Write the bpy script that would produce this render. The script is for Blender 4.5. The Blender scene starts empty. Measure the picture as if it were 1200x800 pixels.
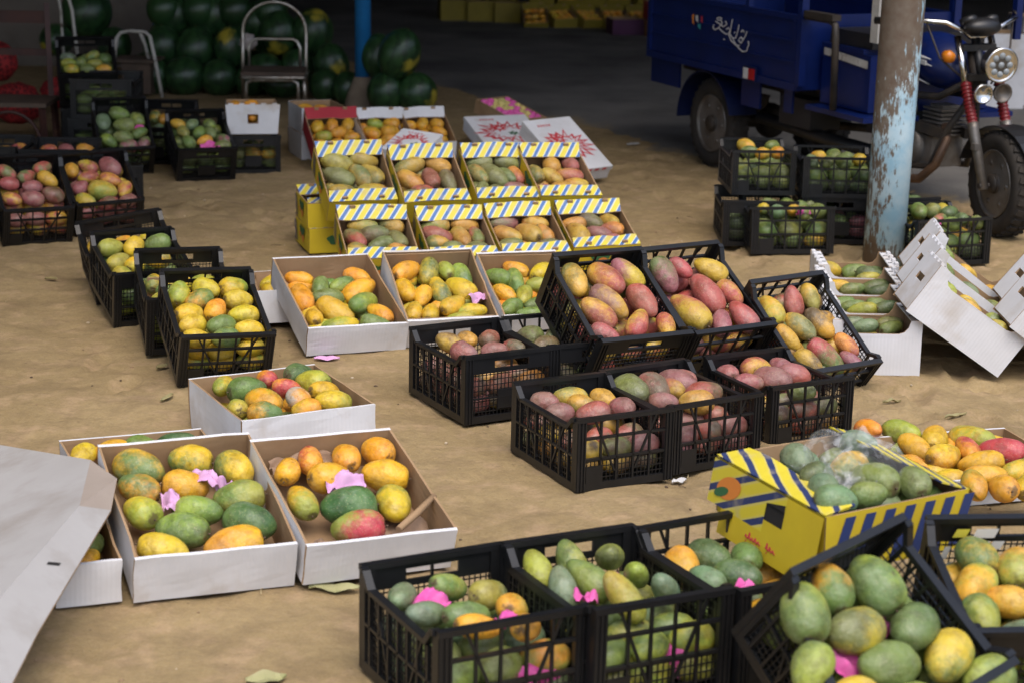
import bpy, math, random
from mathutils import Vector, Matrix, Euler, noise
R = math.radians
random.seed(11)
SC = bpy.context.scene
COL = SC.collection

# ------------------------------------------------------------------ camera, sky, sun, exposure
cam = bpy.data.cameras.new('camera'); camo = bpy.data.objects.new('camera', cam); COL.objects.link(camo)
cam.sensor_width = 36; cam.lens = 2255 / 1200 * 36
cam.clip_start = 0.1; cam.clip_end = 500
fw = Vector((0, math.cos(R(14.9)), -math.sin(R(14.9)))); up0 = Vector((0, math.sin(R(14.9)), math.cos(R(14.9)))); rt0 = Vector((1, 0, 0))
c_, s_ = math.cos(R(1.1)), math.sin(R(1.1))
rt = c_ * rt0 + s_ * up0; up = -s_ * rt0 + c_ * up0
m = Matrix((rt, up, -fw)).transposed().to_4x4(); m.translation = (0, 0, 1.8)
camo.matrix_world = m
cam.dof.use_dof = True; cam.dof.focus_distance = 6.0; cam.dof.aperture_fstop = 4.2
SC.camera = camo

SUN_EL, SUN_AZ = 64, 165      # azimuth of the sun measured clockwise from +Y
w = bpy.data.worlds.new('World'); SC.world = w; w.use_nodes = True
nt = w.node_tree
bg = nt.nodes['Background']; sky = nt.nodes.new('ShaderNodeTexSky'); sky.sky_type = 'NISHITA'; sky.sun_disc = False
sky.sun_elevation = R(SUN_EL); sky.sun_rotation = R(SUN_AZ); sky.dust_density = 4.0; sky.air_density = 1.0
nt.links.new(sky.outputs[0], bg.inputs[0]); bg.inputs[1].default_value = 0.15
sl = bpy.data.lights.new('sun', 'SUN'); so = bpy.data.objects.new('sun', sl); COL.objects.link(so)
sl.energy = 1.0; sl.angle = R(60); sl.color = (1.0, 0.995, 0.985)
sd = Vector((math.sin(R(SUN_AZ)) * math.cos(R(SUN_EL)), math.cos(R(SUN_AZ)) * math.cos(R(SUN_EL)), math.sin(R(SUN_EL))))
so.rotation_euler = sd.to_track_quat('Z', 'Y').to_euler()
SC.view_settings.view_transform = 'Standard'; SC.view_settings.look = 'None'
SC.view_settings.exposure = 0.74; SC.view_settings.gamma = 1.0; SC.view_settings.use_curve_mapping = False
SC.render.engine = 'CYCLES'
SC.cycles.use_denoising = True
SC.cycles.max_bounces = 8; SC.cycles.transparent_max_bounces = 12

# ------------------------------------------------------------------ material helpers
def mat(name, col=(.5, .5, .5), rough=.6, metal=0.0, spec=.5):
    m = bpy.data.materials.new(name); m.use_nodes = True
    b = m.node_tree.nodes['Principled BSDF']
    b.inputs['Base Color'].default_value = (*col, 1); b.inputs['Roughness'].default_value = rough
    b.inputs['Metallic'].default_value = metal; b.inputs['Specular IOR Level'].default_value = spec
    return m
def N(m, t, **k):
    n = m.node_tree.nodes.new(t)
    for a, v in k.items(): setattr(n, a, v)
    return n
def L(m, a, b): m.node_tree.links.new(a, b)
def bsdf(m): return m.node_tree.nodes['Principled BSDF']
def noisy(name, c1, c2, scale=8, rough=.7, bump=0.0, bscale=60, detail=6, lo=.35, hi=.65, metal=0.0, c3=None, s3=3, lo3=.55, hi3=.7, spec=.4, dist=.002, space='Object'):
    """two-colour wear, a third colour for stains, a fine bump"""
    m = mat(name, c1, rough, metal, spec)
    tc = N(m, 'ShaderNodeTexCoord'); inf = N(m, 'ShaderNodeObjectInfo')
    ad = N(m, 'ShaderNodeVectorMath', operation='MULTIPLY_ADD'); 
    cmb = N(m, 'ShaderNodeCombineXYZ')
    for i in range(3): L(m, inf.outputs['Random'], cmb.inputs[i])
    L(m, cmb.outputs[0], ad.inputs[0]); ad.inputs[1].default_value = (13, 17, 19) if space == 'Object' else (0, 0, 0); L(m, tc.outputs['Object'], ad.inputs[2])
    def nz(s, d=detail):
        n = N(m, 'ShaderNodeTexNoise'); n.inputs['Scale'].default_value = s; n.inputs['Detail'].default_value = d
        n.inputs['Roughness'].default_value = .62
        L(m, ad.outputs[0], n.inputs['Vector']); return n
    def mr(src, a, b):
        r = N(m, 'ShaderNodeMapRange'); r.inputs['From Min'].default_value = a; r.inputs['From Max'].default_value = b
        L(m, src, r.inputs['Value']); return r.outputs[0]
    mx = N(m, 'ShaderNodeMix', data_type='RGBA'); mx.inputs[6].default_value = (*c1, 1); mx.inputs[7].default_value = (*c2, 1)
    L(m, mr(nz(scale).outputs['Fac'], lo, hi), mx.inputs[0]); out = mx.outputs[2]
    if c3:
        m3 = N(m, 'ShaderNodeMix', data_type='RGBA'); m3.inputs[7].default_value = (*c3, 1)
        L(m, out, m3.inputs[6]); L(m, mr(nz(s3).outputs['Fac'], lo3, hi3), m3.inputs[0]); out = m3.outputs[2]
    L(m, out, bsdf(m).inputs['Base Color'])
    if bump:
        bp = N(m, 'ShaderNodeBump'); bp.inputs['Strength'].default_value = bump; bp.inputs['Distance'].default_value = dist
        L(m, nz(bscale).outputs['Fac'], bp.inputs['Height']); L(m, bp.outputs[0], bsdf(m).inputs['Normal'])
    return m

# ------------------------------------------------------------------ mesh helpers
class MB:
    def __init__(s): s.v = []; s.f = []; s.m = []; s.s = []
    def add(s, vs, fs, mi=0, sm=False):
        o = len(s.v); s.v += [Vector(v) for v in vs]
        for f in fs: s.f.append([i + o for i in f]); s.m.append(mi); s.s.append(sm)
    def box(s, x0, x1, y0, y1, z0, z1, mi=0, faces=None):
        vs = [(x, y, z) for z in (z0, z1) for y in (y0, y1) for x in (x0, x1)]
        fs = [(0, 2, 3, 1), (4, 5, 7, 6), (0, 1, 5, 4), (2, 6, 7, 3), (0, 4, 6, 2), (1, 3, 7, 5)]  # -z +z -y +y -x +x
        o = len(s.v); s.v += [Vector(v) for v in vs]
        for k, f in enumerate(fs):
            s.f.append([i + o for i in f]); s.m.append(faces.get(k, mi) if faces else mi); s.s.append(False)
    def cbox(s, c, d, mi=0, M=None):
        o = len(s.v); s.box(-d[0] / 2, d[0] / 2, -d[1] / 2, d[1] / 2, -d[2] / 2, d[2] / 2, mi)
        T = Matrix.Translation(c) @ (M.to_4x4() if M else Matrix())
        for i in range(o, len(s.v)): s.v[i] = T @ s.v[i]
    def bar(s, p, q, a, b, side=(0, 0, 1), mi=0):
        """rectangular bar from p to q; a across, b along `side`"""
        p, q = Vector(p), Vector(q); d = (q - p).normalized(); sd = Vector(side); x = d.cross(sd)
        if x.length < 1e-4: x = d.cross(Vector((1, 0, 0)))
        x.normalize(); y = x.cross(d).normalized(); x *= a / 2; y *= b / 2
        vs = [p - x - y, p + x - y, p + x + y, p - x + y, q - x - y, q + x - y, q + x + y, q - x + y]
        s.add(vs, [(0, 3, 2, 1), (4, 5, 6, 7), (0, 1, 5, 4), (1, 2, 6, 5), (2, 3, 7, 6), (3, 0, 4, 7)], mi)
    def tube(s, pts, r, n=10, mi=0, cap=True):
        pts = [Vector(p) for p in pts]; rs = r if isinstance(r, (list, tuple)) else [r] * len(pts)
        o = len(s.v); up = None
        for i, p in enumerate(pts):
            d = (pts[min(i + 1, len(pts) - 1)] - pts[max(i - 1, 0)]).normalized()
            if up is None:
                up = d.cross(Vector((0, 0, 1)))
                if up.length < .05: up = d.cross(Vector((1, 0, 0)))
            up = (up - d * up.dot(d)).normalized(); w2 = d.cross(up)
            for k in range(n):
                a = 2 * math.pi * k / n; s.v.append(p + (up * math.cos(a) + w2 * math.sin(a)) * rs[i])
        for i in range(len(pts) - 1):
            for k in range(n):
                a, b = o + i * n + k, o + i * n + (k + 1) % n
                s.f.append([a, b, b + n, a + n]); s.m.append(mi); s.s.append(True)
        if cap:
            s.f.append([o + k for k in range(n)][::-1]); s.m.append(mi); s.s.append(False)
            e = o + (len(pts) - 1) * n; s.f.append([e + k for k in range(n)]); s.m.append(mi); s.s.append(False)
    def lathe(s, prof, M=None, n=32, mi=0, closed=False):
        """prof: (radius, height) pairs round local z"""
        o = len(s.v); M = M or Matrix()
        for r, h in prof:
            for k in range(n):
                a = 2 * math.pi * k / n; s.v.append(M @ Vector((r * math.cos(a), r * math.sin(a), h)))
        P = len(prof)
        for i in range(P if closed else P - 1):
            j = (i + 1) % P
            for k in range(n):
                k2 = (k + 1) % n
                s.f.append([o + i * n + k, o + i * n + k2, o + j * n + k2, o + j * n + k]); s.m.append(mi); s.s.append(True)
        if not closed:
            for i, rev in ((0, True), (P - 1, False)):
                if prof[i][0] > 1e-5:
                    f = [o + i * n + k for k in range(n)]; s.f.append(f[::-1] if rev else f); s.m.append(mi); s.s.append(False)
    def ball(s, c, rad, M=None, nu=20, nv=12, mi=0, fn=None):
        o = len(s.v); M = M or Matrix()
        for j in range(nv + 1):
            t = math.pi * j / nv
            for i in range(nu):
                a = 2 * math.pi * i / nu
                p = Vector((math.sin(t) * math.cos(a), math.sin(t) * math.sin(a), math.cos(t)))
                if fn: p = fn(p)
                p = Vector((p.x * rad[0], p.y * rad[1], p.z * rad[2])); s.v.append(Vector(c) + (M @ p))
        for j in range(nv):
            for i in range(nu):
                i2 = (i + 1) % nu
                s.f.append([o + j * nu + i, o + (j + 1) * nu + i, o + (j + 1) * nu + i2, o + j * nu + i2]); s.m.append(mi); s.s.append(True)
    def mesh(s, name, mats):
        me = bpy.data.meshes.new(name); me.from_pydata([tuple(v) for v in s.v], [], s.f)
        for m in mats: me.materials.append(m)
        me.polygons.foreach_set('material_index', s.m); me.polygons.foreach_set('use_smooth', s.s); me.update()
        return me
def link(name, me, parent=None):
    o = bpy.data.objects.new(name, me); COL.objects.link(o)
    if parent: o.parent = parent
    return o
def obj(name, mb, mats, parent=None):
    return link(name, mb.mesh(name, mats if isinstance(mats, (list, tuple)) else [mats]), parent)
def tag(o, label=None, cat=None, group=None, kind=None):
    if label: o['label'] = label
    if cat: o['category'] = cat
    if group: o['group'] = group
    if kind: o['kind'] = kind
    return o
def thing(name, label, cat, loc=(0, 0, 0), rz=0, group=None):
    o = bpy.data.objects.new(name, None); COL.objects.link(o); o.location = loc; o.rotation_euler = (0, 0, rz)
    o.empty_display_size = .1
    return tag(o, label, cat, group)
def posed(name, key, label, cat, group=None, base=None):
    """an Empty at the pose table's place; tilt about local x, roll about local y"""
    p = POSE[key]; o = thing(name, label, cat, p[:3], 0, group)
    o.rotation_mode = 'YXZ'; o.rotation_euler = (R(p[4]), R(p[5]), R(p[3]))
    if base: o.scale = (p[6] / base[0], p[7] / base[1], p[8] / base[2])
    return o
def pmat(key):
    p = POSE[key]
    return Matrix.Translation(p[:3]) @ Euler((R(p[4]), R(p[5]), R(p[3])), 'YXZ').to_matrix().to_4x4()

# measured places: x, y, z of the bottom's centre, yaw, tilt, roll, width, depth, height
POSE = {
 'A': (-0.076, 3.829, 0.003, 27.1, -0.2, 0.3, 0.348, 0.414, 0.242),
 'A2': (0.233, 3.951, 0.006, 26.5, -0.4, 0.9, 0.339, 0.438, 0.243),
 'A3': (0.545, 4.092, 0.002, 27.8, 0.1, 0.0, 0.337, 0.428, 0.242),
 'C1': (0.235, 5.378, 0.000, 26.8, 0.1, 0.3, 0.315, 0.410, 0.215),
 'C2': (0.505, 5.555, 0.001, 29.8, 0.5, -0.3, 0.314, 0.411, 0.209),
 'C3': (0.842, 5.861, -0.025, 27.4, 0.1, -0.0, 0.309, 0.384, 0.202),
 'B': (-0.096, 5.989, 0.001, 28.6, 0.0, 0.2, 0.329, 0.405, 0.221),
 'B2': (0.200, 6.158, -0.000, 24.0, -0.0, -0.0, 0.337, 0.405, 0.216),
 'F1': (0.304, 6.196, 0.160, 26.6, 31.1, 0.8, 0.339, 0.411, 0.221),
 'F2': (0.593, 6.378, 0.149, 30.3, 31.5, 0.6, 0.331, 0.411, 0.218),
 'F3': (0.966, 6.387, 0.074, 32.4, 37.2, 0.0, 0.327, 0.407, 0.180),
 'E1': (0.685, 3.609, 0.152, 47.0, 39.5, -6.3, 0.360, 0.367, 0.240),
 'E2': (1.093, 3.861, 0.082, 5.0, 15.0, 0.0, 0.337, 0.405, 0.240),
 'D': (1.223, 8.526, 0.005, 2.4, -0.4, -1.0, 0.370, 0.387, 0.210),
 'V1': (1.118, 8.835, 0.210, 3.3, -0.3, 0.1, 0.291, 0.393, 0.204),
 'V0': (1.106, 8.713, -0.001, 0.0, -0.0, -0.0, 0.337, 0.405, 0.208),
 'V2': (1.471, 8.777, 0.212, -1.5, -0.7, -0.1, 0.337, 0.384, 0.184),
 'U1': (1.848, 8.367, 0.002, 16.7, -0.0, -0.4, 0.359, 0.405, 0.206),
 'G1': (-1.020, 6.316, 0.073, 20.1, 20.6, 2.2, 0.314, 0.405, 0.196),
 'G2': (-1.185, 6.704, 0.049, 16.6, 13.7, 1.1, 0.309, 0.406, 0.216),
 'G3': (-1.407, 7.102, 0.040, 24.6, 12.0, -0.0, 0.316, 0.402, 0.214),
 'G4': (-1.511, 7.432, 0.048, 19.6, 7.8, -7.6, 0.337, 0.398, 0.205),
 'H2': (-1.906, 8.675, 0.086, 25.9, 30.0, -1.7, 0.304, 0.368, 0.188),
 'H1': (-2.160, 8.437, 0.087, 22.8, 28.7, -0.0, 0.302, 0.391, 0.202),
 'H4': (-2.306, 9.681, 0.001, 0.8, -0.0, -0.4, 0.334, 0.405, 0.216),
 'H3': (-2.673, 9.747, 0.000, 0.0, 0.0, -0.0, 0.337, 0.405, 0.216),
 'I1': (-2.104, 10.199, 0.107, 18.7, 36.8, -1.0, 0.284, 0.380, 0.200),
 'I2': (-1.934, 10.561, 0.051, -5.0, 14.8, -1.1, 0.308, 0.403, 0.214),
 'I3': (-1.676, 10.093, 0.071, 20.0, 23.0, -0.0, 0.308, 0.396, 0.197),
 'I4': (-1.434, 10.375, -0.007, 10.0, 0.0, -0.0, 0.288, 0.405, 0.203),
 'I5': (-2.483, 11.111, 0.314, 15.1, 25.0, 0.0, 0.325, 0.404, 0.215),
 'O1': (-0.641, 6.796, 0.075, 21.2, 15.7, 0.9, 0.367, 0.529, 0.109),
 'O2': (-0.281, 6.879, 0.085, 16.3, 22.9, 0.4, 0.337, 0.434, 0.119),
 'O3': (0.051, 6.938, 0.076, 15.5, 19.3, 1.3, 0.310, 0.444, 0.119),
 'O0': (-0.792, 7.101, 0.019, 9.6, -3.0, -2.5, 0.360, 0.431, 0.121),
 'P1': (-0.692, 5.537, 0.007, 26.7, -0.9, -0.5, 0.411, 0.503, 0.152),
 'P2': (-0.796, 4.567, 0.069, 21.2, 14.6, 0.8, 0.394, 0.519, 0.122),
 'P3': (-0.419, 4.672, 0.070, 25.1, 15.5, 1.6, 0.392, 0.483, 0.116),
 'P0': (-1.080, 4.488, 0.022, 20.4, 4.0, 1.1, 0.156, 0.516, 0.109),
 'R1': (1.253, 6.543, 0.000, 1.0, 0.0, 0.0, 0.310, 0.270, 0.165),
 'S1': (1.509, 6.504, 0.121, -0.5, -0.6, 34.4, 0.400, 0.250, 0.165),
 'M1': (-0.705, 8.246, 0.263, 18.0, 31.1, -0.1, 0.299, 0.362, 0.110),
 'M2': (-0.390, 8.257, 0.256, 18.1, 28.4, 0.0, 0.294, 0.360, 0.110),
 'M3': (-0.086, 8.334, 0.256, 16.9, 27.4, 1.7, 0.287, 0.358, 0.110),
 'M4': (0.175, 8.393, 0.253, 19.2, 25.8, 2.3, 0.285, 0.357, 0.110),
 'N1': (-0.566, 7.702, 0.096, 13.9, 20.7, 1.3, 0.297, 0.360, 0.110),
 'N2': (-0.247, 7.759, 0.092, 14.9, 19.7, 0.9, 0.288, 0.359, 0.110),
 'N3': (0.043, 7.861, 0.091, 15.3, 19.7, -0.5, 0.289, 0.359, 0.110),
 'N4': (0.343, 8.012, 0.085, 13.5, 17.0, -1.1, 0.288, 0.358, 0.110),
 'L2': (-0.992, 10.449, 0.103, 16.9, 23.9, -0.2, 0.293, 0.361, 0.110),
 'L3': (-0.734, 10.536, 0.098, 20.6, 21.9, 0.7, 0.285, 0.360, 0.110),
 'L4': (-0.511, 10.651, 0.091, 15.1, 19.3, -1.1, 0.283, 0.359, 0.110),
 'W': (0.782, 4.309, 0.212, 26.2, 0.5, -1.9, 0.393, 0.455, 0.141),
 'R2': (1.282, 6.828, 0.000, 0.2, 0.0, 0.0, 0.310, 0.270, 0.165),
 'R3': (1.310, 7.113, 0.000, -0.6, 0.0, 0.0, 0.310, 0.270, 0.165),
 'R4': (1.339, 7.398, 0.000, -1.4, 0.0, 0.0, 0.310, 0.270, 0.165),
 'S2': (1.561, 6.774, 0.125, -2.5, 0.0, 35.6, 0.400, 0.250, 0.165),
 'S3': (1.613, 7.044, 0.129, -4.5, 0.0, 36.8, 0.400, 0.250, 0.165),
 'T1': (1.854, 6.474, 0.076, -0.5, 0.0, 36.4, 0.400, 0.250, 0.165),
 'T2': (1.906, 6.744, 0.080, -2.5, 0.0, 37.6, 0.400, 0.250, 0.165),
 'P4': (-1.008, 5.040, 0.000, 21.0, 0.0, 0.0, 0.400, 0.400, 0.115),
 'X': (1.337, 5.318, 0.000, 17.0, 0.0, 0.0, 0.460, 0.420, 0.075),
 'L1a': (-1.127, 10.786, 0.000, 20.0, 0.0, 0.0, 0.250, 0.330, 0.142),
 'L1': (-1.123, 10.792, 0.144, 20.0, 0.0, 0.0, 0.250, 0.330, 0.142),
 'K': (-1.424, 10.320, 0.206, 10.0, 0.0, 0.0, 0.270, 0.300, 0.145),
 'Y1a': (-0.795, 8.359, 0.000, 18.0, 0.0, 0.0, 0.290, 0.300, 0.110),
 'Y1b': (-0.795, 8.359, 0.112, 16.0, 0.0, 0.0, 0.290, 0.300, 0.110),
 'Y2a': (-0.432, 8.385, 0.000, 18.1, 0.0, 0.0, 0.290, 0.300, 0.110),
 'Y2b': (-0.432, 8.385, 0.112, 16.1, 0.0, 0.0, 0.290, 0.300, 0.110),
 'Y3a': (-0.125, 8.463, 0.000, 16.9, 0.0, 0.0, 0.290, 0.300, 0.110),
 'Y3b': (-0.125, 8.463, 0.112, 14.9, 0.0, 0.0, 0.290, 0.300, 0.110),
 'Y4a': (0.130, 8.521, 0.000, 19.2, 0.0, 0.0, 0.290, 0.300, 0.110),
 'Y4b': (0.130, 8.521, 0.112, 17.2, 0.0, 0.0, 0.290, 0.300, 0.110),
 'UF2': (0.429, 6.659, 0.000, 30.3, 0.0, 0.0, 0.337, 0.405, 0.216),
}
FRUIT = {
 'A': '-116,108,192,54,108,b -107,-1,192,19,108,b 2,122,192,20,108,gl -33,-42,192,10,119,g 64,48,192,31,122,gl 76,-37,192,55,115,ol -38,-106,192,0,108,o 54,-145,192,50,108,o',
 'A2': '-124,135,198,-93,108,l -124,12,198,-93,108,b -32,147,198,-90,116,gl -43,36,198,-60,130,g 76,153,198,56,111,gl 71,25,198,55,108,gl -21,-81,198,-48,133,l 88,-71,198,37,108,b',
 'A3': '-113,95,182,-104,109,o -33,107,182,-82,132,d -116,-9,182,-73,101,b -37,-16,182,-63,124,dg 44,71,182,-112,101,dg',
 'E1': '-168,107,190,-124,138,gl -70,126,190,-113,112,go 38,92,190,-94,137,gl -87,31,190,-14,133,gy 50,-17,190,7,130,dg -239,10,190,29,108,gl -71,-59,190,-15,138,g 78,-99,190,20,130,gy 132,-176,190,-8,125,gl -185,-77,190,-24,109,y -78,-144,190,-24,121,gl',
 'E2': '-66,127,180,-78,125,yg -101,26,180,51,123,ly 12,82,180,70,130,ly -43,-31,180,-18,103,o -115,-83,180,-86,113,gl 23,-95,180,-94,107,ly -53,-151,180,-2,111,b 45,2,180,43,101,yg',
 'C1': '-80,142,160,-55,95,p -89,29,160,7,95,p 12,148,160,-22,109,gy 8,70,160,-55,97,yg 97,100,160,-68,95,oy 1,-10,160,-22,106,rp 108,6,160,-78,96,p',
 'C2': '-94,117,159,-89,146,dg -23,103,159,-90,136,rk 102,138,159,-73,108,p 30,72,159,-83,100,ry 70,117,159,-73,146,p 19,-67,159,-26,110,oy 82,-12,159,-10,124,rk -71,-22,159,-26,95,p',
 'C3': '-106,129,152,-96,98,p 11,136,152,7,119,ry 103,130,152,-84,95,p -94,20,152,-23,96,p 1,26,152,-59,136,p 90,36,152,-42,111,rp 0,-133,152,-58,95,gk',
 'B': '-51,141,171,-59,99,yk 18,139,171,-87,93,ok 92,125,171,39,90,rk -57,16,171,-59,96,p 35,-15,171,-24,90,p 116,-3,171,-72,90,rk',
 'B2': '-112,97,166,-78,114,gk -106,-23,166,13,98,gk -30,68,166,42,100,gk',
 'F1': '-113,118,176,-94,145,gy 8,114,176,-73,159,ry 93,126,176,-60,141,yp -32,6,176,-59,157,yp 90,-3,176,-80,146,r -96,-43,176,-52,143,yr 20,-102,176,52,125,yr 120,-121,176,-100,106,yr -110,-129,176,-51,105,rp',
 'F2': '-91,114,173,-83,143,pg -15,137,173,-70,104,r 98,111,173,-54,131,y 19,5,173,-83,175,r -92,-68,173,-76,175,yr -3,-136,173,-109,115,p 111,-2,173,-70,116,yr 98,-121,173,-77,143,pr',
 'F3': '-107,101,130,-93,130,y 8,128,130,-104,124,pr 89,134,130,-94,110,ly -32,19,130,-73,137,gy 58,21,130,-80,138,yk -107,-18,130,-65,114,yo -85,-129,130,-65,121,yk -2,-116,130,-57,158,gr 112,-83,130,-73,109,ro 87,-146,130,-65,90,p',
 'D': '-106,0,170,-81,90,yg* -50,-90,170,63,97,b* 24,-59,170,63,90,oy* 58,-130,170,-82,90,g* 125,-92,170,54,105,g* -56,88,170,-2,91,g* 69,28,170,38,90,g* 21,87,170,-72,91,gl* 129,93,170,38,91,g*',
 'V1': '-28,138,174,-45,98,y* 11,-87,174,44,90,y* 76,-57,174,-75,90,o* 92,132,174,59,94,g* -45,-51,174,4,90,g*',
 'V2': '-81,3,154,-50,92,oy* -6,44,154,-73,101,g* -56,-135,154,63,90,g* 24,-125,154,-90,107,g* 53,-4,154,69,92,g* 103,-40,154,77,90,y* -122,-133,154,-81,90,b*',
 'U1': '69,135,176,-105,108,g* 5,136,176,-99,106,g* 130,144,176,-110,90,y* -16,-87,176,37,90,gr* 96,-75,176,-88,91,d* 120,70,176,23,94,d* 133,-144,176,-100,90,g* 9,-155,176,-13,90,g*',
 'G1': '-105,120,151,74,101,ly -42,75,151,28,106,go -5,143,151,-39,103,y 89,145,151,21,111,ly -92,-3,151,21,104,y -1,11,151,62,100,yo 90,68,151,5,106,y 90,-24,151,-4,105,y -93,-73,151,27,103,y 2,-82,151,20,108,g 91,-115,151,5,104,y -94,-150,151,-22,98,y 2,-154,151,5,98,gl',
 'G2': '-105,21,166,79,97,yg -103,-139,166,69,95,l -29,23,166,34,98,y -68,-69,166,-44,96,yg',
 'G3': '-92,138,169,13,104,l -5,125,169,52,104,y 92,147,169,-10,105,g -95,8,169,30,102,l -102,-124,169,-53,96,l -37,-28,169,43,98,y 54,4,169,-10,103,yg',
 'G4': '-119,-57,155,79,97,o* -103,31,155,26,107,y',
 'H2': '-106,110,143,-93,95,o* -30,126,143,-39,99,ry* 69,110,143,-64,125,p -45,52,143,8,99,ry* 50,23,143,-31,107,ry* -97,-13,143,42,90,p* -3,-47,143,-31,139,ly 98,-53,143,64,99,ry* -93,-104,143,-39,98,ly* 1,-135,143,7,98,rk* 94,-131,143,20,90,p*',
 'H1': '-89,127,157,-37,97,gr* -92,43,157,-5,90,r* -9,94,157,25,90,rg* 79,64,157,-44,105,yo* -95,-63,157,-37,90,ry* -6,-63,157,-21,104,p* 86,-47,157,-21,104,k* 5,16,157,-5,90,p* 67,144,157,25,90,rg*',
 'H3': '63,8,156,7,93,ry* 111,85,156,59,103,ro*',
 'H4': '-94,133,156,3,93,ro* -4,143,156,-40,103,p* 93,153,156,3,104,o*',
 'I1': '-97,46,160,-90,112,b* -8,107,160,-25,112,g* 79,55,160,-66,102,gl* 7,18,160,-18,122,g* -9,-71,160,-18,111,g* 81,-42,160,23,91,g* -84,-91,160,-44,101,gl* 9,-137,160,3,101,gp* 93,-121,160,61,91,gp*',
 'I2': '-55,45,174,-72,95,yg* 11,-141,174,96,94,b* 1,19,174,91,90,o* 71,22,174,2,95,g*',
 'I3': '-100,117,157,-41,90,o* -83,35,157,-76,91,gl* -24,109,157,50,90,b* -3,31,157,63,91,g* 62,104,157,-67,90,gl* 11,-56,157,14,90,o* -75,-60,157,-66,90,g* 58,19,157,-76,90,g* 107,-50,157,-67,90,gp* 95,-115,157,-4,90,g*',
 'I5': '-103,37,175,-1,90,b* -103,-20,175,-1,90,l* -29,-6,175,70,90,gl* -90,-90,175,-1,90,ly* 35,53,175,33,90,gl* 45,-35,175,-1,90,gl* -1,-93,175,-1,90,g* 89,-95,175,-1,90,oy*',
 'O1': '-101,173,64,-27,112,yo -127,29,64,-88,151,o -37,108,64,70,112,g 46,114,64,28,117,gl 119,165,64,-47,118,o 94,60,64,27,152,oy 84,-33,64,38,144,gl -31,20,64,-6,122,g -30,-79,64,-54,164,y -117,-112,64,-95,112,y 123,-119,64,-62,122,o 89,-195,64,-17,135,g -46,-190,64,3,141,ly',
 'O2': '-90,144,74,37,143,o -7,138,74,72,132,yg 60,143,74,-87,121,l 115,101,74,-75,120,gl -116,27,74,-82,126,oy -61,-14,74,66,112,y 5,12,74,-79,134,yg 88,18,74,-53,142,y -116,-106,74,72,112,y -56,-113,74,66,112,y 37,-74,74,40,126,y 48,-165,74,-4,112,l 99,-119,74,-12,112,ly',
 'O3': '-91,113,74,-40,112,g -10,161,74,-40,112,yo 85,143,74,47,130,y -29,86,74,-86,121,gl 56,53,74,-3,113,l -96,0,74,-55,112,y -91,-96,74,38,112,g -19,-15,74,71,112,l 11,-79,74,27,112,g -29,-144,74,-3,112,g',
 'O0': '-122,149,81,59,112,y -64,109,81,-69,112,y -131,15,81,-81,112,y',
 'P1': '-118,177,137,57,96,ly -68,104,137,10,129,g 28,189,137,-93,90,ro 135,191,137,23,116,gd 138,91,137,-58,126,l 47,74,137,-25,90,ro 41,-48,137,-86,100,ow 140,-5,137,9,101,oy -62,-43,137,-67,137,lo 121,-130,137,-8,115,ly -104,-162,137,-26,107,og 22,-169,137,-8,92,o -159,-84,137,-99,90,l',
 'P2': '-104,181,87,-44,144,yg 30,197,87,-28,120,gy 134,143,87,-69,126,yg -123,87,87,-36,116,go -8,82,87,-9,123,o 116,8,87,-9,136,gl -135,-11,87,-67,120,yl 2,-35,87,-27,127,gl -53,-107,87,-36,144,gl 118,-102,87,-36,140,gd -114,-178,87,-19,130,y 57,-191,87,-1,150,yo',
 'P3': '-126,128,86,61,91,yo -50,166,86,-97,92,ro 43,158,86,-91,111,oy 139,172,86,-74,112,yo -28,80,86,7,121,oy 120,61,86,-28,129,yo -133,-18,86,-82,112,yl 94,-65,86,-99,132,yg -22,-57,86,-11,148,d -31,-152,86,-20,140,lr',
 'P0': '5,-162,69,45,90,yo 28,-77,69,68,92,g 18,24,69,-12,94,y',
 'P4': '-144,141,85,52,97,y 121,142,85,-1,129,d 25,140,85,-17,118,g -64,144,85,-17,108,o',
 'W': '-55,94,151,-108,109,b 142,124,151,-57,96,b 18,-9,151,16,107,yg -109,-97,151,-108,104,b 15,-113,151,-79,136,g 89,-162,151,-103,105,g -49,-177,151,-27,90,g -134,-172,151,-27,101,b -78,-13,151,16,92,d',
 'X': '-197,257,85,-87,126,ro -114,209,85,-62,135,l -50,127,85,55,141,oy 63,100,85,-62,162,ly -103,-25,85,27,138,yo -4,14,85,-98,126,ro 82,-37,85,-47,145,r -30,-112,85,-30,136,oy -146,63,85,-72,126,o -150,-285,85,-107,131,lo -86,-320,85,-98,131,o -73,-207,85,-14,126,o 47,-189,85,11,128,ly -2,-313,85,49,126,ly -247,-103,85,-71,126,o 146,-115,85,50,126,g',
 'M1': '-57,111,70,-18,161,ly 64,126,70,-3,142,ly -64,20,70,-34,154,g 28,16,70,-60,141,gy 81,28,70,-60,142,gy -71,-75,70,11,130,gy -16,-132,70,-3,121,yo 66,-82,70,-11,140,oy',
 'M2': '-57,112,70,18,156,go 72,112,70,-36,133,o -71,12,70,-43,141,yo 22,25,70,-87,141,pr 93,-4,70,-83,132,gk -90,-103,70,-50,102,g* -37,-75,70,-20,112,rk* 73,-96,70,-11,122,o',
 'M3': '-56,126,70,-9,128,g -82,40,70,-63,127,yg 67,121,70,-17,128,g -13,25,70,-57,159,g 45,28,70,-63,116,g 90,28,70,-75,116,ro -87,-68,70,65,115,g -16,-100,70,-50,115,gk 67,-77,70,-9,126,p',
 'M4': '1,108,70,-88,113,yo* 89,107,70,-74,118,r -93,42,70,-83,117,yg -22,17,70,-45,117,oy 66,25,70,-18,128,or -77,-99,70,-18,105,r* 6,-78,70,-27,127,yo 72,-44,70,-18,116,oy',
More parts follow.
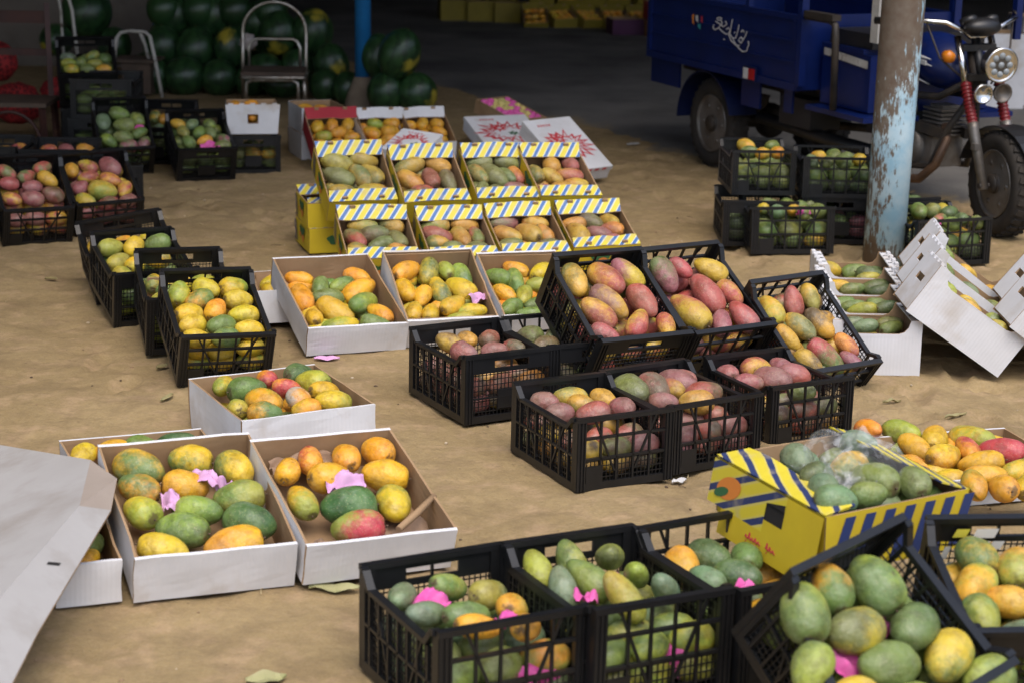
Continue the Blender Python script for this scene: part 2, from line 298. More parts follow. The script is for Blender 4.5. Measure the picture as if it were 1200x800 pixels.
 'N1': '-84,31,70,-69,142,gr -39,123,70,-11,134,ly 79,121,70,-29,117,gy -3,60,70,-1,134,gk 89,20,70,-74,134,g 11,-19,70,16,123,g -82,-63,70,-11,105,yg* 82,-70,70,-11,106,yo*',
 'N2': '-59,130,70,-2,126,ly 67,127,70,7,127,o -65,54,70,-22,134,r 30,33,70,-77,134,yo 96,43,70,-85,117,rg -77,-9,70,-12,106,yg* -22,-58,70,15,107,g* 79,-56,70,-2,102,g*',
 'N3': '-65,127,70,5,132,gp 72,120,70,-24,122,oy -69,36,70,-42,141,oy 18,36,70,-64,151,yo 88,28,70,-70,121,og -76,-42,70,-5,109,g -74,-109,70,-42,109,yg 4,-103,70,-42,110,gk 71,-65,70,-5,120,gk',
 'N4': '-81,-2,70,-72,143,yo 0,106,70,-46,134,gk 82,106,70,-61,124,oy 13,-5,70,-16,123,p 76,25,70,-26,113,ro -11,-97,70,-26,112,ro 75,-75,70,-16,112,r -73,89,70,-5,113,o',
 'L2': '-85,82,75,74,100,o* 0,91,75,77,95,o* 88,92,75,74,95,o* -66,-10,75,-3,94,l* 21,19,75,14,94,o* 85,-27,75,-3,94,o*',
 'L3': '-24,106,75,-23,96,ly* 72,112,75,-23,96,o* -70,13,75,-42,116,o* 39,21,75,15,116,o* 12,-55,75,-3,95,o* -59,-106,75,28,94,o*',
 'L4': '-79,80,75,-5,96,o* 7,99,75,64,97,o* 84,91,75,-60,97,o* 84,0,75,-45,96,o*',
 'L1': '-63,16,112,-12,97,o* 16,-31,112,-12,97,o* -69,-59,112,55,97,oy*',
 'K': '-74,22,115,-2,93,o* -84,90,115,67,94,o* -2,105,115,-2,90,o* 0,-95,80,90,90,o*',
 'R4': '-83,90,125,6,102,y* 20,86,125,6,116,g 49,-54,125,6,105,l 74,3,125,-17,137,d 98,73,125,54,105,d',
 'R3': '-57,91,125,5,102,y -16,44,125,5,102,g 80,85,125,5,122,d 90,27,125,5,102,d',
 'R2': '-63,91,125,4,102,g -26,60,125,4,102,g -5,3,125,-17,117,l 71,91,125,4,102,g 87,43,125,4,108,d',
 'R1': '-47,92,125,3,102,b -7,49,125,3,102,b 84,34,125,34,104,lg 90,92,125,3,102,g',
 'S1': '-120,-60,128,-30,95,l* -5,-60,128,-22,95,y* 110,-60,128,-47,95,l* -100,40,128,32,95,g* 15,40,128,-10,95,yg* 130,40,128,1,95,gl*',
 'S2': '-120,-60,128,-41,95,g* -5,-60,128,-49,95,b* 110,-60,128,-52,95,gl* -100,40,128,-58,95,l*',
 'S3': '-120,-60,128,-9,95,gl* -5,-60,128,10,95,oy* 110,-60,128,57,95,oy* -100,40,128,-23,95,g*',
}
MELONS = [(-0.764, 12.5, 0.378, 0.121, 0.155, 20), (-0.652, 12.5, 0.124, 0.122, 0.128, 0), (-0.852, 12.5, 0.128, 0.111, 0.122, 0), (-0.92, 12.75, 0.336, 0.107, 0.135, 0), (-2.416, 13.6, 0.496, 0.12, 0.137, 0), (-2.129, 13.6, 0.502, 0.12, 0.137, 0), (-2.241, 13.45, 0.278, 0.131, 0.142, 0), (-2.473, 13.45, 0.286, 0.119, 0.137, 0), (-1.99, 13.4, 0.295, 0.106, 0.136, 0), (-1.819, 13.6, 0.466, 0.12, 0.132, 0), (-1.652, 13.4, 0.401, 0.124, 0.142, 0), (-1.421, 13.4, 0.417, 0.13, 0.148, 10), (-1.274, 13.2, 0.22, 0.111, 0.134, -10), (-1.736, 13.25, 0.17, 0.117, 0.106, 0), (-1.513, 13.3, 0.192, 0.112, 0.112, 0), (-2.281, 13.2, 0.119, 0.135, 0.123, 0), (-2.041, 13.2, 0.114, 0.117, 0.117, 0), (-1.831, 13.2, 0.097, 0.1, 0.1, 0), (-1.597, 13.15, 0.091, 0.134, 0.093, 0), (-1.296, 13.0, 0.101, 0.098, 0.104, 0), (-1.137, 12.9, 0.1, 0.092, 0.103, 0), (-2.492, 13.2, 0.114, 0.105, 0.117, 0), (-3.092, 13.9, 0.474, 0.165, 0.171, 0), (-3.267, 13.7, 0.297, 0.109, 0.103, 0), (-2.878, 13.8, 0.252, 0.11, 0.122, 0)]
TISSUE = [('A', -0.059, 0.069, 0.199, 0.07, 20), ('A', 0.038, -0.096, 0.204, 0.055, 10), ('A2', -0.077, 0.087, 0.205, 0.035, 40), ('A2', -0.091, -0.036, 0.205, 0.04, -20), ('A2', 0.02, 0.045, 0.205, 0.03, 0), ('E1', -0.126, -0.008, 0.167, 0.06, 80), ('E1', 0.032, 0.031, 0.157, 0.05, 60), ('P2', 0.042, 0.077, 0.124, 0.075, -50), ('P2', -0.062, -0.001, 0.124, 0.06, 85), ('P2', 0.086, 0.053, 0.114, 0.035, 0), ('P3', -0.006, 0.02, 0.118, 0.08, 15), ('O2', 0.133, -0.06, 0.111, 0.07, 30), ('I3', 0.028, -0.124, 0.179, 0.08, 5), ('D', 0.051, -0.154, 0.192, 0.05, 20), ('U1', -0.022, -0.117, 0.188, 0.05, -30), ('U1', 0.022, -0.123, 0.178, 0.06, 0), ('A3', -0.077, -0.1, 0.204, 0.05, 10), ('I1', 0.079, -0.01, 0.182, 0.04, 0)]
SHEET = [[-1.818, 5.678, -0.037], [-1.078, 4.7, 0.214], [-1.017, 4.3, 0.234], [-1.098, 3.5, 0.203], [-0.973, 4.521, 0.227], [-0.958, 4.37, 0.199], [-0.986, 3.748, 0.15], [-0.989, 3.507, 0.125]]
def LITTER(d, g, s, p):
  return [
    (-0.421, 4.394, 0.13, 0.05, 5, g, 'pale green leaf on the sand in front of the right foreground carton', 'dry_leaf', 'leaf'),
    (-0.473, 4.436, 0.06, 0.03, 40, g, 'small pale leaf beside the larger one by the right foreground carton', 'dry_leaf', 'leaf'),
    (-0.522, 3.865, 0.09, 0.06, 20, g, 'pale leaf at the bottom edge of the photo', 'dry_leaf', 'leaf'),
    (-0.645, 6.473, 0.09, 0.05, 10, p, 'scrap of lilac tissue on the sand before the left beige carton', 'paper_scrap', 'paper'),
    (0.490, 5.261, 0.05, 0.03, 30, s, 'small white scrap on the sand right of the level row', 'paper_scrap', 'paper'),
    (1.433, 5.932, 0.1, 0.018, 35, d, 'dark curled leaf on the sand beside the overflowing carton', 'dry_leaf', 'leaf'),
    (1.025, 8.522, 0.09, 0.03, 0, d, 'brown leaf on the sand left of the post', 'dry_leaf', 'leaf'),
    (-1.195, 6.335, 0.06, 0.03, 60, d, 'brown leaf on open sand left of the yellow mangoes', 'dry_leaf', 'leaf'),
    (-1.110, 5.953, 0.08, 0.02, 70, d, 'long brown leaf left of the heaped white carton', 'dry_leaf', 'leaf'),
    (0.698, 11.354, 0.08, 0.05, 15, s, 'pale paper scrap on the asphalt left of the tricycle', 'paper_scrap', 'paper'),
    (0.474, 12.560, 0.07, 0.05, 25, s, 'pale scrap on the asphalt above the printed carton', 'paper_scrap', 'paper'),
    (-0.405, 14.982, 0.12, 0.05, 5, s, 'flattened pale scrap on the dark lane', 'paper_scrap', 'paper'),
    (1.053, 16.423, 0.12, 0.07, 5, s, 'bright pale scrap beside the tricycle tail', 'paper_scrap', 'paper'),
    (1.076, 6.387, 0.05, 0.02, 80, d, 'dark twig end on the sand right of the tilted crates', 'dry_leaf', 'leaf'),
    (1.257, 6.092, 0.07, 0.015, 20, d, 'thin brown twig on the sand above the overflowing carton', 'twig', 'twig'),
    (-1.866, 7.564, 0.05, 0.03, 0, d, 'small brown leaf near the left edge of the open sand', 'dry_leaf', 'leaf'),
  ]

# ------------------------------------------------------------------ materials
M_black = noisy('black_plastic', (.0055, .0058, .0065), (.010, .010, .011), 9, .40, .25, 120, c3=(.028, .025, .021), s3=5, lo3=.6, hi3=.88, spec=.45, dist=.001)
M_white = noisy('white_board', (.66, .66, .68), (.58, .58, .59), 5, .75, .12, 40, c3=(.42, .35, .27), s3=3.5, lo3=.54, hi3=.8)
def corrugate(m):
    tc = N(m, 'ShaderNodeTexCoord'); wv = N(m, 'ShaderNodeTexWave'); wv.inputs['Scale'].default_value = 26; wv.inputs['Distortion'].default_value = .6; L(m, tc.outputs['Object'], wv.inputs['Vector'])
    bp = N(m, 'ShaderNodeBump'); bp.inputs['Strength'].default_value = .18; bp.inputs['Distance'].default_value = .0015; L(m, wv.outputs['Fac'], bp.inputs['Height'])
    pr = bsdf(m).inputs['Normal'].links; 
    if pr: L(m, pr[0].from_socket, bp.inputs['Normal'])
    L(m, bp.outputs[0], bsdf(m).inputs['Normal'])
corrugate(M_white)
M_kraft = noisy('kraft_board', (.36, .235, .13), (.28, .175, .09), 6, .85, .2, 60, c3=(.20, .12, .06), s3=5, lo3=.58, hi3=.8)
M_grey = noisy('grey_board', (.375, .362, .35), (.33, .315, .30), 2.5, .85, .25, 45, c3=(.27, .245, .22), s3=4, lo3=.50, hi3=.74)
M_tab = noisy('brown_grey_board', (.33, .275, .23), (.28, .23, .19), 4, .8, .15, 30)
M_yellow = noisy('yellow_board', (.59, .44, .018), (.50, .36, .018), 5, .62, .1, 40, c3=(.40, .28, .05), s3=6, lo3=.62, hi3=.85)
M_yellow_shaded = noisy('shaded_yellow_board', (.26, .20, .02), (.20, .15, .02), 5, .7)  # yellow board with the dimness of the far side put into its colour
M_red = noisy('red_board', (.40, .02, .035), (.33, .018, .03), 5, .6)
M_redink = mat('red_ink', (.52, .04, .05), .65); M_greenink = mat('green_ink', (.03, .12, .04), .65)
M_orangeink = mat('orange_ink', (.62, .20, .03), .65); M_hole_shade = mat('painted_hole_shade', (.012, .01, .009), .9); M_navy = mat('navy_ink', (.02, .035, .12), .6)  # the near-black one is painted shade for holes and slots
M_tissue = noisy('pink_tissue', (.60, .07, .30), (.66, .14, .38), 30, .8, .3, 60)
M_tissue_pale = noisy('lilac_tissue', (.56, .30, .50), (.62, .36, .56), 30, .8, .3, 60)

def stripes(name, ca, cb, cc, pitch, axis=(1, -.75, 0)):
    m = mat(name, ca, .6); tc = N(m, 'ShaderNodeTexCoord'); k = N(m, 'ShaderNodeVectorMath', operation='DOT_PRODUCT'); L(m, tc.outputs['Object'], k.inputs[0]); k.inputs[1].default_value = axis
    d = N(m, 'ShaderNodeMath', operation='DIVIDE'); L(m, k.outputs['Value'], d.inputs[0]); d.inputs[1].default_value = pitch
    f = N(m, 'ShaderNodeMath', operation='FRACT'); L(m, d.outputs[0], f.inputs[0])
    cr = N(m, 'ShaderNodeValToRGB'); cr.color_ramp.interpolation = 'CONSTANT'; e = cr.color_ramp.elements
    e[0].position = 0; e[0].color = (*ca, 1); e[1].position = .48; e[1].color = (*cc, 1)
    for p, c in ((.56, cb), (.88, cc)):
        q = e.new(p); q.color = (*c, 1)
    L(m, f.outputs[0], cr.inputs[0])
    nz = N(m, 'ShaderNodeTexNoise'); nz.inputs['Scale'].default_value = 14; nz.inputs['Detail'].default_value = 5; L(m, tc.outputs['Object'], nz.inputs['Vector'])
    mr = N(m, 'ShaderNodeMapRange'); mr.inputs['From Min'].default_value = .55; mr.inputs['From Max'].default_value = .85; L(m, nz.outputs['Fac'], mr.inputs['Value'])
    mx = N(m, 'ShaderNodeMix', data_type='RGBA'); mx.inputs[7].default_value = (.42, .35, .22, 1)
    L(m, mr.outputs[0], mx.inputs[0]); L(m, cr.outputs[0], mx.inputs[6]); L(m, mx.outputs[2], bsdf(m).inputs['Base Color'])
    return m
M_stripe = stripes('blue_striped_board', (.64, .53, .05), (.06, .15, .38), (.60, .62, .50), .052)
M_stripe2 = stripes('navy_striped_board', (.60, .49, .03), (.022, .035, .11), (.56, .47, .10), .044, (1.0, -.36, -1.0))

def mango_material(name, src):
    m = mat(name, (.4, .4, .1), .42, 0, .45); tc = N(m, 'ShaderNodeTexCoord'); inf = N(m, 'ShaderNodeObjectInfo')
    def at(nm):
        a = N(m, 'ShaderNodeAttribute'); a.attribute_type = src; a.attribute_name = nm; return a.outputs['Color']
    cmb = N(m, 'ShaderNodeCombineXYZ')
    for i, k in enumerate((31, 47, 23)):
        q = N(m, 'ShaderNodeMath', operation='MULTIPLY'); q.inputs[1].default_value = k; L(m, inf.outputs['Random'], q.inputs[0]); L(m, q.outputs[0], cmb.inputs[i])
    va = N(m, 'ShaderNodeVectorMath', operation='ADD'); L(m, cmb.outputs[0], va.inputs[0]); L(m, tc.outputs['Object'], va.inputs[1])
    k = 1.0 if src == 'OBJECT' else 9.0
    def nz(s, det=4, ro=.55):
        n = N(m, 'ShaderNodeTexNoise'); n.inputs['Scale'].default_value = s * k; n.inputs['Detail'].default_value = det; n.inputs['Roughness'].default_value = ro
        L(m, va.outputs[0], n.inputs['Vector']); return n.outputs['Fac']
    def mr(v, a, b, c=0, d=1):
        r = N(m, 'ShaderNodeMapRange'); r.interpolation_type = 'SMOOTHSTEP'
        for nm, x in zip(('From Min', 'From Max', 'To Min', 'To Max'), (a, b, c, d)): r.inputs[nm].default_value = x
        L(m, v, r.inputs['Value']); return r.outputs[0]
    def mix(f, a, b, mode='MIX'):
        x = N(m, 'ShaderNodeMix', data_type='RGBA', blend_type=mode)
        for i, v in ((0, f), (6, a), (7, b)):
            if isinstance(v, (tuple, float, int)): x.inputs[i].default_value = v
            else: L(m, v, x.inputs[i])
        return x.outputs[2]
    def math2(op, a, b):
        x = N(m, 'ShaderNodeMath', operation=op)
        for i, v in ((0, a), (1, b)):
            if isinstance(v, (float, int)): x.inputs[i].default_value = v
            else: L(m, v, x.inputs[i])
        return x.outputs[0]
    # the ripening runs from one shoulder over the fruit
    if src == 'OBJECT':
        dt = N(m, 'ShaderNodeVectorMath', operation='DOT_PRODUCT'); L(m, tc.outputs['Object'], dt.inputs[0])
        rd = N(m, 'ShaderNodeVectorMath', operation='SUBTRACT'); L(m, inf.outputs['Color'], rd.inputs[0]); rd.inputs[1].default_value = (.5, .5, .5)
        L(m, rd.outputs[0], dt.inputs[1])
        g = math2('ADD', math2('MULTIPLY', dt.outputs['Value'], 2.1), math2('MULTIPLY', math2('ADD', math2('MULTIPLY', math2('SUBTRACT', nz(2.6, 5, .62), .5), 1.6), math2('MULTIPLY', math2('SUBTRACT', nz(15, 4, .7), .5), .75)), 1.0))
        f = mr(g, -.42, .42)
    else: f = mr(nz(2.0, 3), .38, .62)
    col = mix(f, at('skin'), at('blush'))
    col = mix(mr(nz(5, 5), .3, .75, 0, .30), col, (.62, .60, .42, 1), 'SOFT_LIGHT')
    bloom = math2('MULTIPLY', mr(nz(4.2, 7, .72), .42, .72), .15)
    col = mix(bloom, col, (.50, .52, .46, 1))
    col = mix(math2('MULTIPLY', mr(nz(3.1, 7, .7), .44, .66), .75), col, (.55, .50, .42, 1), 'MULTIPLY')
    vo = N(m, 'ShaderNodeTexVoronoi'); vo.inputs['Scale'].default_value = 26 * k; L(m, va.outputs[0], vo.inputs['Vector'])
    dots = math2('MULTIPLY', mr(vo.outputs['Distance'], .10, .22, 1, 0), .55)
    col = mix(dots, col, (.55, .48, .25, 1))
    scar = math2('MULTIPLY', mr(nz(3.7, 7, .74), .635, .70), .8)
    col = mix(scar, col, (.075, .05, .03, 1))
    if src == 'OBJECT':          # dark sappy ring round the stalk
        sp = N(m, 'ShaderNodeSeparateXYZ'); L(m, tc.outputs['Object'], sp.inputs[0])
        ring = math2('ADD', sp.outputs[0], math2('MULTIPLY', math2('SUBTRACT', nz(9, 4), .5), .10))
        col = mix(math2('MULTIPLY', mr(ring, .455, .485), .8), col, (.09, .06, .03, 1))
    L(m, col, bsdf(m).inputs['Base Color'])
    rr = mr(nz(6, 3), .3, .7, .34, .56); L(m, rr, bsdf(m).inputs['Roughness'])
    bp = N(m, 'ShaderNodeBump'); bp.inputs['Strength'].default_value = .25; bp.inputs['Distance'].default_value = .02 if src == 'OBJECT' else .002
    L(m, nz(7, 4), bp.inputs['Height']); L(m, bp.outputs[0], bsdf(m).inputs['Normal'])
    return m
M_mango = mango_material('mango_skin', 'OBJECT'); M_mango_mass = mango_material('mango_skin_mass', 'GEOMETRY')

# ------------------------------------------------------------------ setting: sand, asphalt lane
def hgt(x, y):
    v = Vector((x, y, 0))
    h = .012 * noise.noise(v * 1.1) + .010 * noise.noise(v * 3.1 + Vector((7, 1, 0))) + .006 * noise.noise(v * 8 + Vector((3, 5, 0)))
    d = noise.noise(v * 5 + Vector((9, 2, 4)))
    if d > .25: h -= .035 * (d - .25)          # scuffed footprints
    k = noise.noise(v * 19); h += .006 * k + .006 * max(0, noise.noise(v * 13 + Vector((4, 4, 4))) - .25)
    return h - .004
FEET = []
_rf = random.Random(77)
for _i in range(34):
    _x, _y, _a = _rf.uniform(-2.4, 2.4), _rf.uniform(3.4, 11), _rf.uniform(0, 6.3)
    for _k in range(4): FEET.append((_x + _k * .30 * math.cos(_a) - (.09 if _k % 2 else -.09) * math.sin(_a), _y + _k * .30 * math.sin(_a) + (.09 if _k % 2 else -.09) * math.cos(_a), _a + _rf.uniform(-.2, .2)))
def foot(x, y):
    h = 0
    for fx, fy, a in FEET:
        dx, dy = x - fx, y - fy
        if abs(dx) < .2 and abs(dy) < .2:
            u = (dx * math.cos(a) + dy * math.sin(a)) / .12; v = (-dx * math.sin(a) + dy * math.cos(a)) / (.045 + .012 * u); d = u * u + v * v
            if d < 2.4: h += -.019 * math.exp(-(d ** 2) * 1.2) + .011 * math.exp(-((d - 1.5) / .35) ** 2)
    return h
def ground():
    mb = MB(); xs = []; x = -60.0
    st = .022
    def axis(a, b, lo, hi):
        out = [a]; v = a
        far = []
        t = lo; s = .1
        while t - s > a: t -= s; far.append(t); s *= 1.5
        out = [a] + far[::-1]; n = int((hi - lo) / st); out += [lo + (hi - lo) * i / n for i in range(n + 1)]
        t = hi; s = .1
        while t + s < b: t += s; out.append(t); s *= 1.5
        out.append(b); return out
    X = axis(-300, 300, -3.4, 3.4); Y = axis(-60, 400, 3.3, 12.6)
    nx = len(X)
    for y in Y:
        for x in X:
            e = min(1, max(0, (x + 3.4) / .4, ), max(0, (3.4 - x) / .4), max(0, (y - 3.3) / .3), max(0, (12.6 - y) / 1.2))
            mb.v.append(Vector((x, y, (hgt(x, y) + (foot(x, y) if e > .5 else 0)) * e - .0005)))
    for j in range(len(Y) - 1):
        for i in range(nx - 1):
            a = j * nx + i; mb.f.append([a, a + 1, a + nx + 1, a + nx]); mb.m.append(0); mb.s.append(True)
    m = noisy('sand', (.325, .238, .118), (.255, .182, .086), 2.2, .95, .8, 70, detail=9, c3=(.42, .29, .17), s3=9, lo3=.5, hi3=.75, spec=.15, dist=.006, space='World')
    src = bsdf(m).inputs['Base Color'].links[0].from_socket; tc0 = N(m, 'ShaderNodeTexCoord')
    for sc_, lo_, hi_, c_, fa in ((38, .42, .66, (.14, .095, .052, 1), .30), (150, .45, .62, (.35, .27, .17, 1), .30), (7, .48, .66, (.17, .118, .066, 1), .45)):
        nn = N(m, 'ShaderNodeTexNoise'); nn.inputs['Scale'].default_value = sc_; nn.inputs['Detail'].default_value = 5; nn.inputs['Roughness'].default_value = .7; L(m, tc0.outputs['Object'], nn.inputs['Vector'])
        r_ = N(m, 'ShaderNodeMapRange'); r_.inputs['From Min'].default_value = lo_; r_.inputs['From Max'].default_value = hi_; r_.inputs['To Max'].default_value = fa; L(m, nn.outputs['Fac'], r_.inputs['Value'])
        x_ = N(m, 'ShaderNodeMix', data_type='RGBA'); x_.inputs[7].default_value = c_; L(m, r_.outputs[0], x_.inputs[0]); L(m, src, x_.inputs[6]); src = x_.outputs[2]
    L(m, src, bsdf(m).inputs['Base Color'])
    # grains and dark crumbs
    tc = N(m, 'ShaderNodeTexCoord'); vo = N(m, 'ShaderNodeTexVoronoi'); vo.inputs['Scale'].default_value = 21; vo.inputs['Randomness'].default_value = 1; L(m, tc.outputs['Object'], vo.inputs['Vector'])
    lt = N(m, 'ShaderNodeMapRange'); lt.inputs['From Min'].default_value = .05; lt.inputs['From Max'].default_value = .10; lt.inputs['To Min'].default_value = .5; lt.inputs['To Max'].default_value = 0
    L(m, vo.outputs['Distance'], lt.inputs['Value'])
    wn = N(m, 'ShaderNodeSeparateColor'); L(m, vo.outputs['Color'], wn.inputs[0])
    gt = N(m, 'ShaderNodeMath', operation='GREATER_THAN'); gt.inputs[1].default_value = .72; L(m, wn.outputs[0], gt.inputs[0])
    ml = N(m, 'ShaderNodeMath', operation='MULTIPLY'); L(m, gt.outputs[0], ml.inputs[0]); L(m, lt.outputs[0], ml.inputs[1])
    src = bsdf(m).inputs['Base Color'].links[0].from_socket; mx = N(m, 'ShaderNodeMix', data_type='RGBA'); mx.inputs[7].default_value = (.10, .065, .04, 1)
    L(m, ml.outputs[0], mx.inputs[0]); L(m, src, mx.inputs[6]); L(m, mx.outputs[2], bsdf(m).inputs['Base Color'])
    tag(obj('sand_ground', mb, m), kind='structure')
ground()
def lane():
    edge = [(-9, 24.5), (-4.5, 20.5), (-2.6, 17.2), (-1.5, 15.0), (-.57, 13.37), (.19, 11.95), (.77, 11.02), (1.1, 10.6), (1.9, 9.75), (2.6, 9.15), (3.6, 8.4), (6, 6.9), (12, 4)]
    pts = []
    for (a, b), (c, d) in zip(edge, edge[1:]):
        n = max(2, int(math.hypot(c - a, d - b) / .07))
        for i in range(n):
            t = i / n; x, y = a + (c - a) * t, b + (d - b) * t
            q = .09 * noise.noise(Vector((x * 1.7, y * 1.7, 0))) + .05 * noise.noise(Vector((x * 6, y * 6, 2)))
            pts.append((x + q * .6, y + q))
    rows = [0, .12, .28, .5, .8, 1.2, 1.8, 2.6, 4, 8, 34]; mb = MB(); n = len(pts); dust = []
    for r in rows:
        for x, y in pts:
            mb.v.append(Vector((x + r * .3, y + r, (.012 - .045 * max(0, 1 - r / .5)) if r < .5 else .012))); q = noise.noise(Vector((x * 1.3, (y + r) * 1.3, 5))) * .5 + noise.noise(Vector((x * 4, (y + r) * 4, 5))) * .3
            dust.append(max(0, min(1, 1.02 - r / .55 + q * (1 if r else 0))))
    for k in range(len(rows) - 1):
        for i in range(n - 1): a = k * n + i; mb.f.append([a, a + 1, a + n + 1, a + n]); mb.m.append(0); mb.s.append(False)
    m = noisy('worn_asphalt', (.105, .10, .094), (.175, .165, .15), 1.3, .85, .9, 70, detail=9, c3=(.055, .052, .048), s3=.9, lo3=.50, hi3=.75, spec=.3, dist=.006, space='World')
    at = N(m, 'ShaderNodeAttribute'); at.attribute_name = 'dust'; tc = N(m, 'ShaderNodeTexCoord'); nz = N(m, 'ShaderNodeTexNoise'); nz.inputs['Scale'].default_value = 9; nz.inputs['Detail'].default_value = 8; nz.inputs['Roughness'].default_value = .7; L(m, tc.outputs['Object'], nz.inputs['Vector'])
    ad = N(m, 'ShaderNodeMath', operation='ADD'); L(m, at.outputs['Fac'], ad.inputs[0]); L(m, nz.outputs['Fac'], ad.inputs[1])
    mr = N(m, 'ShaderNodeMapRange'); mr.inputs['From Min'].default_value = .82; mr.inputs['From Max'].default_value = 1.15; L(m, ad.outputs[0], mr.inputs['Value'])
    mx = N(m, 'ShaderNodeMix', data_type='RGBA'); mx.inputs[7].default_value = (.25, .185, .10, 1); L(m, mr.outputs[0], mx.inputs[0]); L(m, bsdf(m).inputs['Base Color'].links[0].from_socket, mx.inputs[6]); L(m, mx.outputs[2], bsdf(m).inputs['Base Color'])
    o = obj('asphalt_road', mb, m); at = o.data.attributes.new('dust', 'FLOAT', 'POINT'); at.data.foreach_set('value', dust); tag(o, kind='structure')
lane()

# ------------------------------------------------------------------ market roof and unseen walls that shade the back, side wall, posts
M_wall = noisy('grey_render', (.17, .145, .12), (.12, .10, .085), 2, .9, .5, 30, c3=(.07, .06, .05), s3=1.3)
M_tin = noisy('rusty_tin', (.16, .14, .12), (.10, .075, .055), 3, .7, .2, 30)
def shed():
    mb = MB(); n = 260; y0, y1 = ROOF_Y, 30.0
    for j, y in enumerate((y0, y1)):
        for i in range(n + 1):
            x = -14 + 28 * i / n; y = ROOF_Y + .80 * x if j == 0 else y1; z = 4.6 + .06 * j + .018 * math.sin(i * math.pi / 2)  # slanted edge and height chosen to shape the light falloff
            mb.v.append(Vector((x, y, z)))
    for i in range(n): mb.f.append([i, i + 1, n + 2 + i, n + 1 + i]); mb.m.append(0); mb.s.append(True)
    for i in range(n + 1): mb.v.append(mb.v[i] + Vector((0, 0, .012)))
    for i in range(n + 1): mb.v.append(mb.v[n + 1 + i] + Vector((0, 0, .012)))
    o = 2 * (n + 1)
    for i in range(n): mb.f.append([o + i, o + n + 1 + i, o + n + 2 + i, o + i + 1]); mb.m.append(0); mb.s.append(True)
    tag(obj('shading_roof', mb, M_tin), 'unseen rusty corrugated tin roof, edge slanted and height set to shape the shade', 'roof')
    mb = MB(); mb.box(-14, 14, 26, 26.25, 0, 4.55); tag(obj('light_block_back', mb, M_wall), 'unseen wall added at the far end to limit skylight', 'wall')  # out of view, added to keep skylight off the far end
    mb = MB(); mb.box(-9.3, -9, 8, 25.9, 0, 4.55); tag(obj('light_block_side', mb, M_wall), 'unseen wall added on the left to darken the back', 'wall')  # this wall and the next are unseen, added to darken the back
    mb = MB(); mb.box(9, 9.3, 8.5, 25.9, 0, 4.55); tag(obj('light_block_side', mb, M_wall), 'unseen wall added on the right to darken the back', 'wall')
    mb = MB(); mb.box(-8.9, -2.62, 14.6, 14.8, 0, 4.5); tag(obj('side_wall', mb, M_wall), 'grey brown rendered wall behind the watermelons, far left', 'wall')
ROOF_Y = 6.9  # roof edge placed to set how far the light reaches in
shed()

def paint_metal(name, paint, paint2, rust, lo, hi, zs, top_rust, nsc):
    m = noisy(name, paint, paint2, 6, .55, .5, 40, spec=.4, space='World')
    tc = N(m, 'ShaderNodeTexCoord'); mp = N(m, 'ShaderNodeMapping'); mp.inputs['Scale'].default_value = (1, 1, zs); L(m, tc.outputs['Object'], mp.inputs[0])
    nz = N(m, 'ShaderNodeTexNoise'); nz.inputs['Scale'].default_value = nsc; nz.inputs['Detail'].default_value = 10; nz.inputs['Roughness'].default_value = .74; L(m, mp.outputs[0], nz.inputs['Vector'])
    sp = N(m, 'ShaderNodeSeparateXYZ'); L(m, tc.outputs['Object'], sp.inputs[0])
    hz = N(m, 'ShaderNodeMapRange'); hz.inputs['From Min'].default_value = .55; hz.inputs['From Max'].default_value = 1.0; hz.inputs['To Max'].default_value = top_rust; L(m, sp.outputs['Z'], hz.inputs['Value'])
    lz = N(m, 'ShaderNodeMapRange'); lz.inputs['From Min'].default_value = .14; lz.inputs['From Max'].default_value = .0; lz.inputs['To Max'].default_value = .16; L(m, sp.outputs['Z'], lz.inputs['Value'])
    sx = N(m, 'ShaderNodeMath', operation='MULTIPLY_ADD'); sx.inputs[1].default_value = -1.1; L(m, sp.outputs['X'], sx.inputs[0]); sx.inputs[2].default_value = 0
    a = N(m, 'ShaderNodeMath', operation='ADD'); L(m, nz.outputs['Fac'], a.inputs[0]); L(m, hz.outputs[0], a.inputs[1])
    a2 = N(m, 'ShaderNodeMath', operation='ADD'); L(m, a.outputs[0], a2.inputs[0]); L(m, lz.outputs[0], a2.inputs[1])
    a3 = N(m, 'ShaderNodeMath', operation='ADD'); L(m, a2.outputs[0], a3.inputs[0]); L(m, sx.outputs[0], a3.inputs[1])
    r = N(m, 'ShaderNodeMapRange'); r.inputs['From Min'].default_value = lo; r.inputs['From Max'].default_value = hi; L(m, a3.outputs[0], r.inputs['Value'])
    n2 = N(m, 'ShaderNodeTexNoise'); n2.inputs['Scale'].default_value = 30; n2.inputs['Detail'].default_value = 6; L(m, tc.outputs['Object'], n2.inputs['Vector'])
    rc = N(m, 'ShaderNodeMix', data_type='RGBA'); rc.inputs[6].default_value = (*rust, 1); rc.inputs[7].default_value = (.17, .15, .12, 1); L(m, n2.outputs['Fac'], rc.inputs[0])
    src = bsdf(m).inputs['Base Color'].links[0].from_socket; mx = N(m, 'ShaderNodeMix', data_type='RGBA')
    L(m, r.outputs[0], mx.inputs[0]); L(m, src, mx.inputs[6]); L(m, rc.outputs[2], mx.inputs[7]); L(m, mx.outputs[2], bsdf(m).inputs['Base Color'])
    return m
M_post = paint_metal('peeling_blue_paint', (.24, .43, .56), (.46, .58, .63), (.085, .045, .025), .555, .615, .28, .26, 46)
M_post2 = paint_metal('blue_paint', (.010, .13, .34), (.014, .17, .42), (.10, .07, .045), .70, .78, .3, 0, 18)
M_concrete = noisy('concrete', (.23, .18, .13), (.17, .13, .09), 6, .95, .6, 40)
mb = MB(); mb.lathe([(.089, -.03), (.089, .6), (.092, 1.2), (.098, 4.61)], n=40)
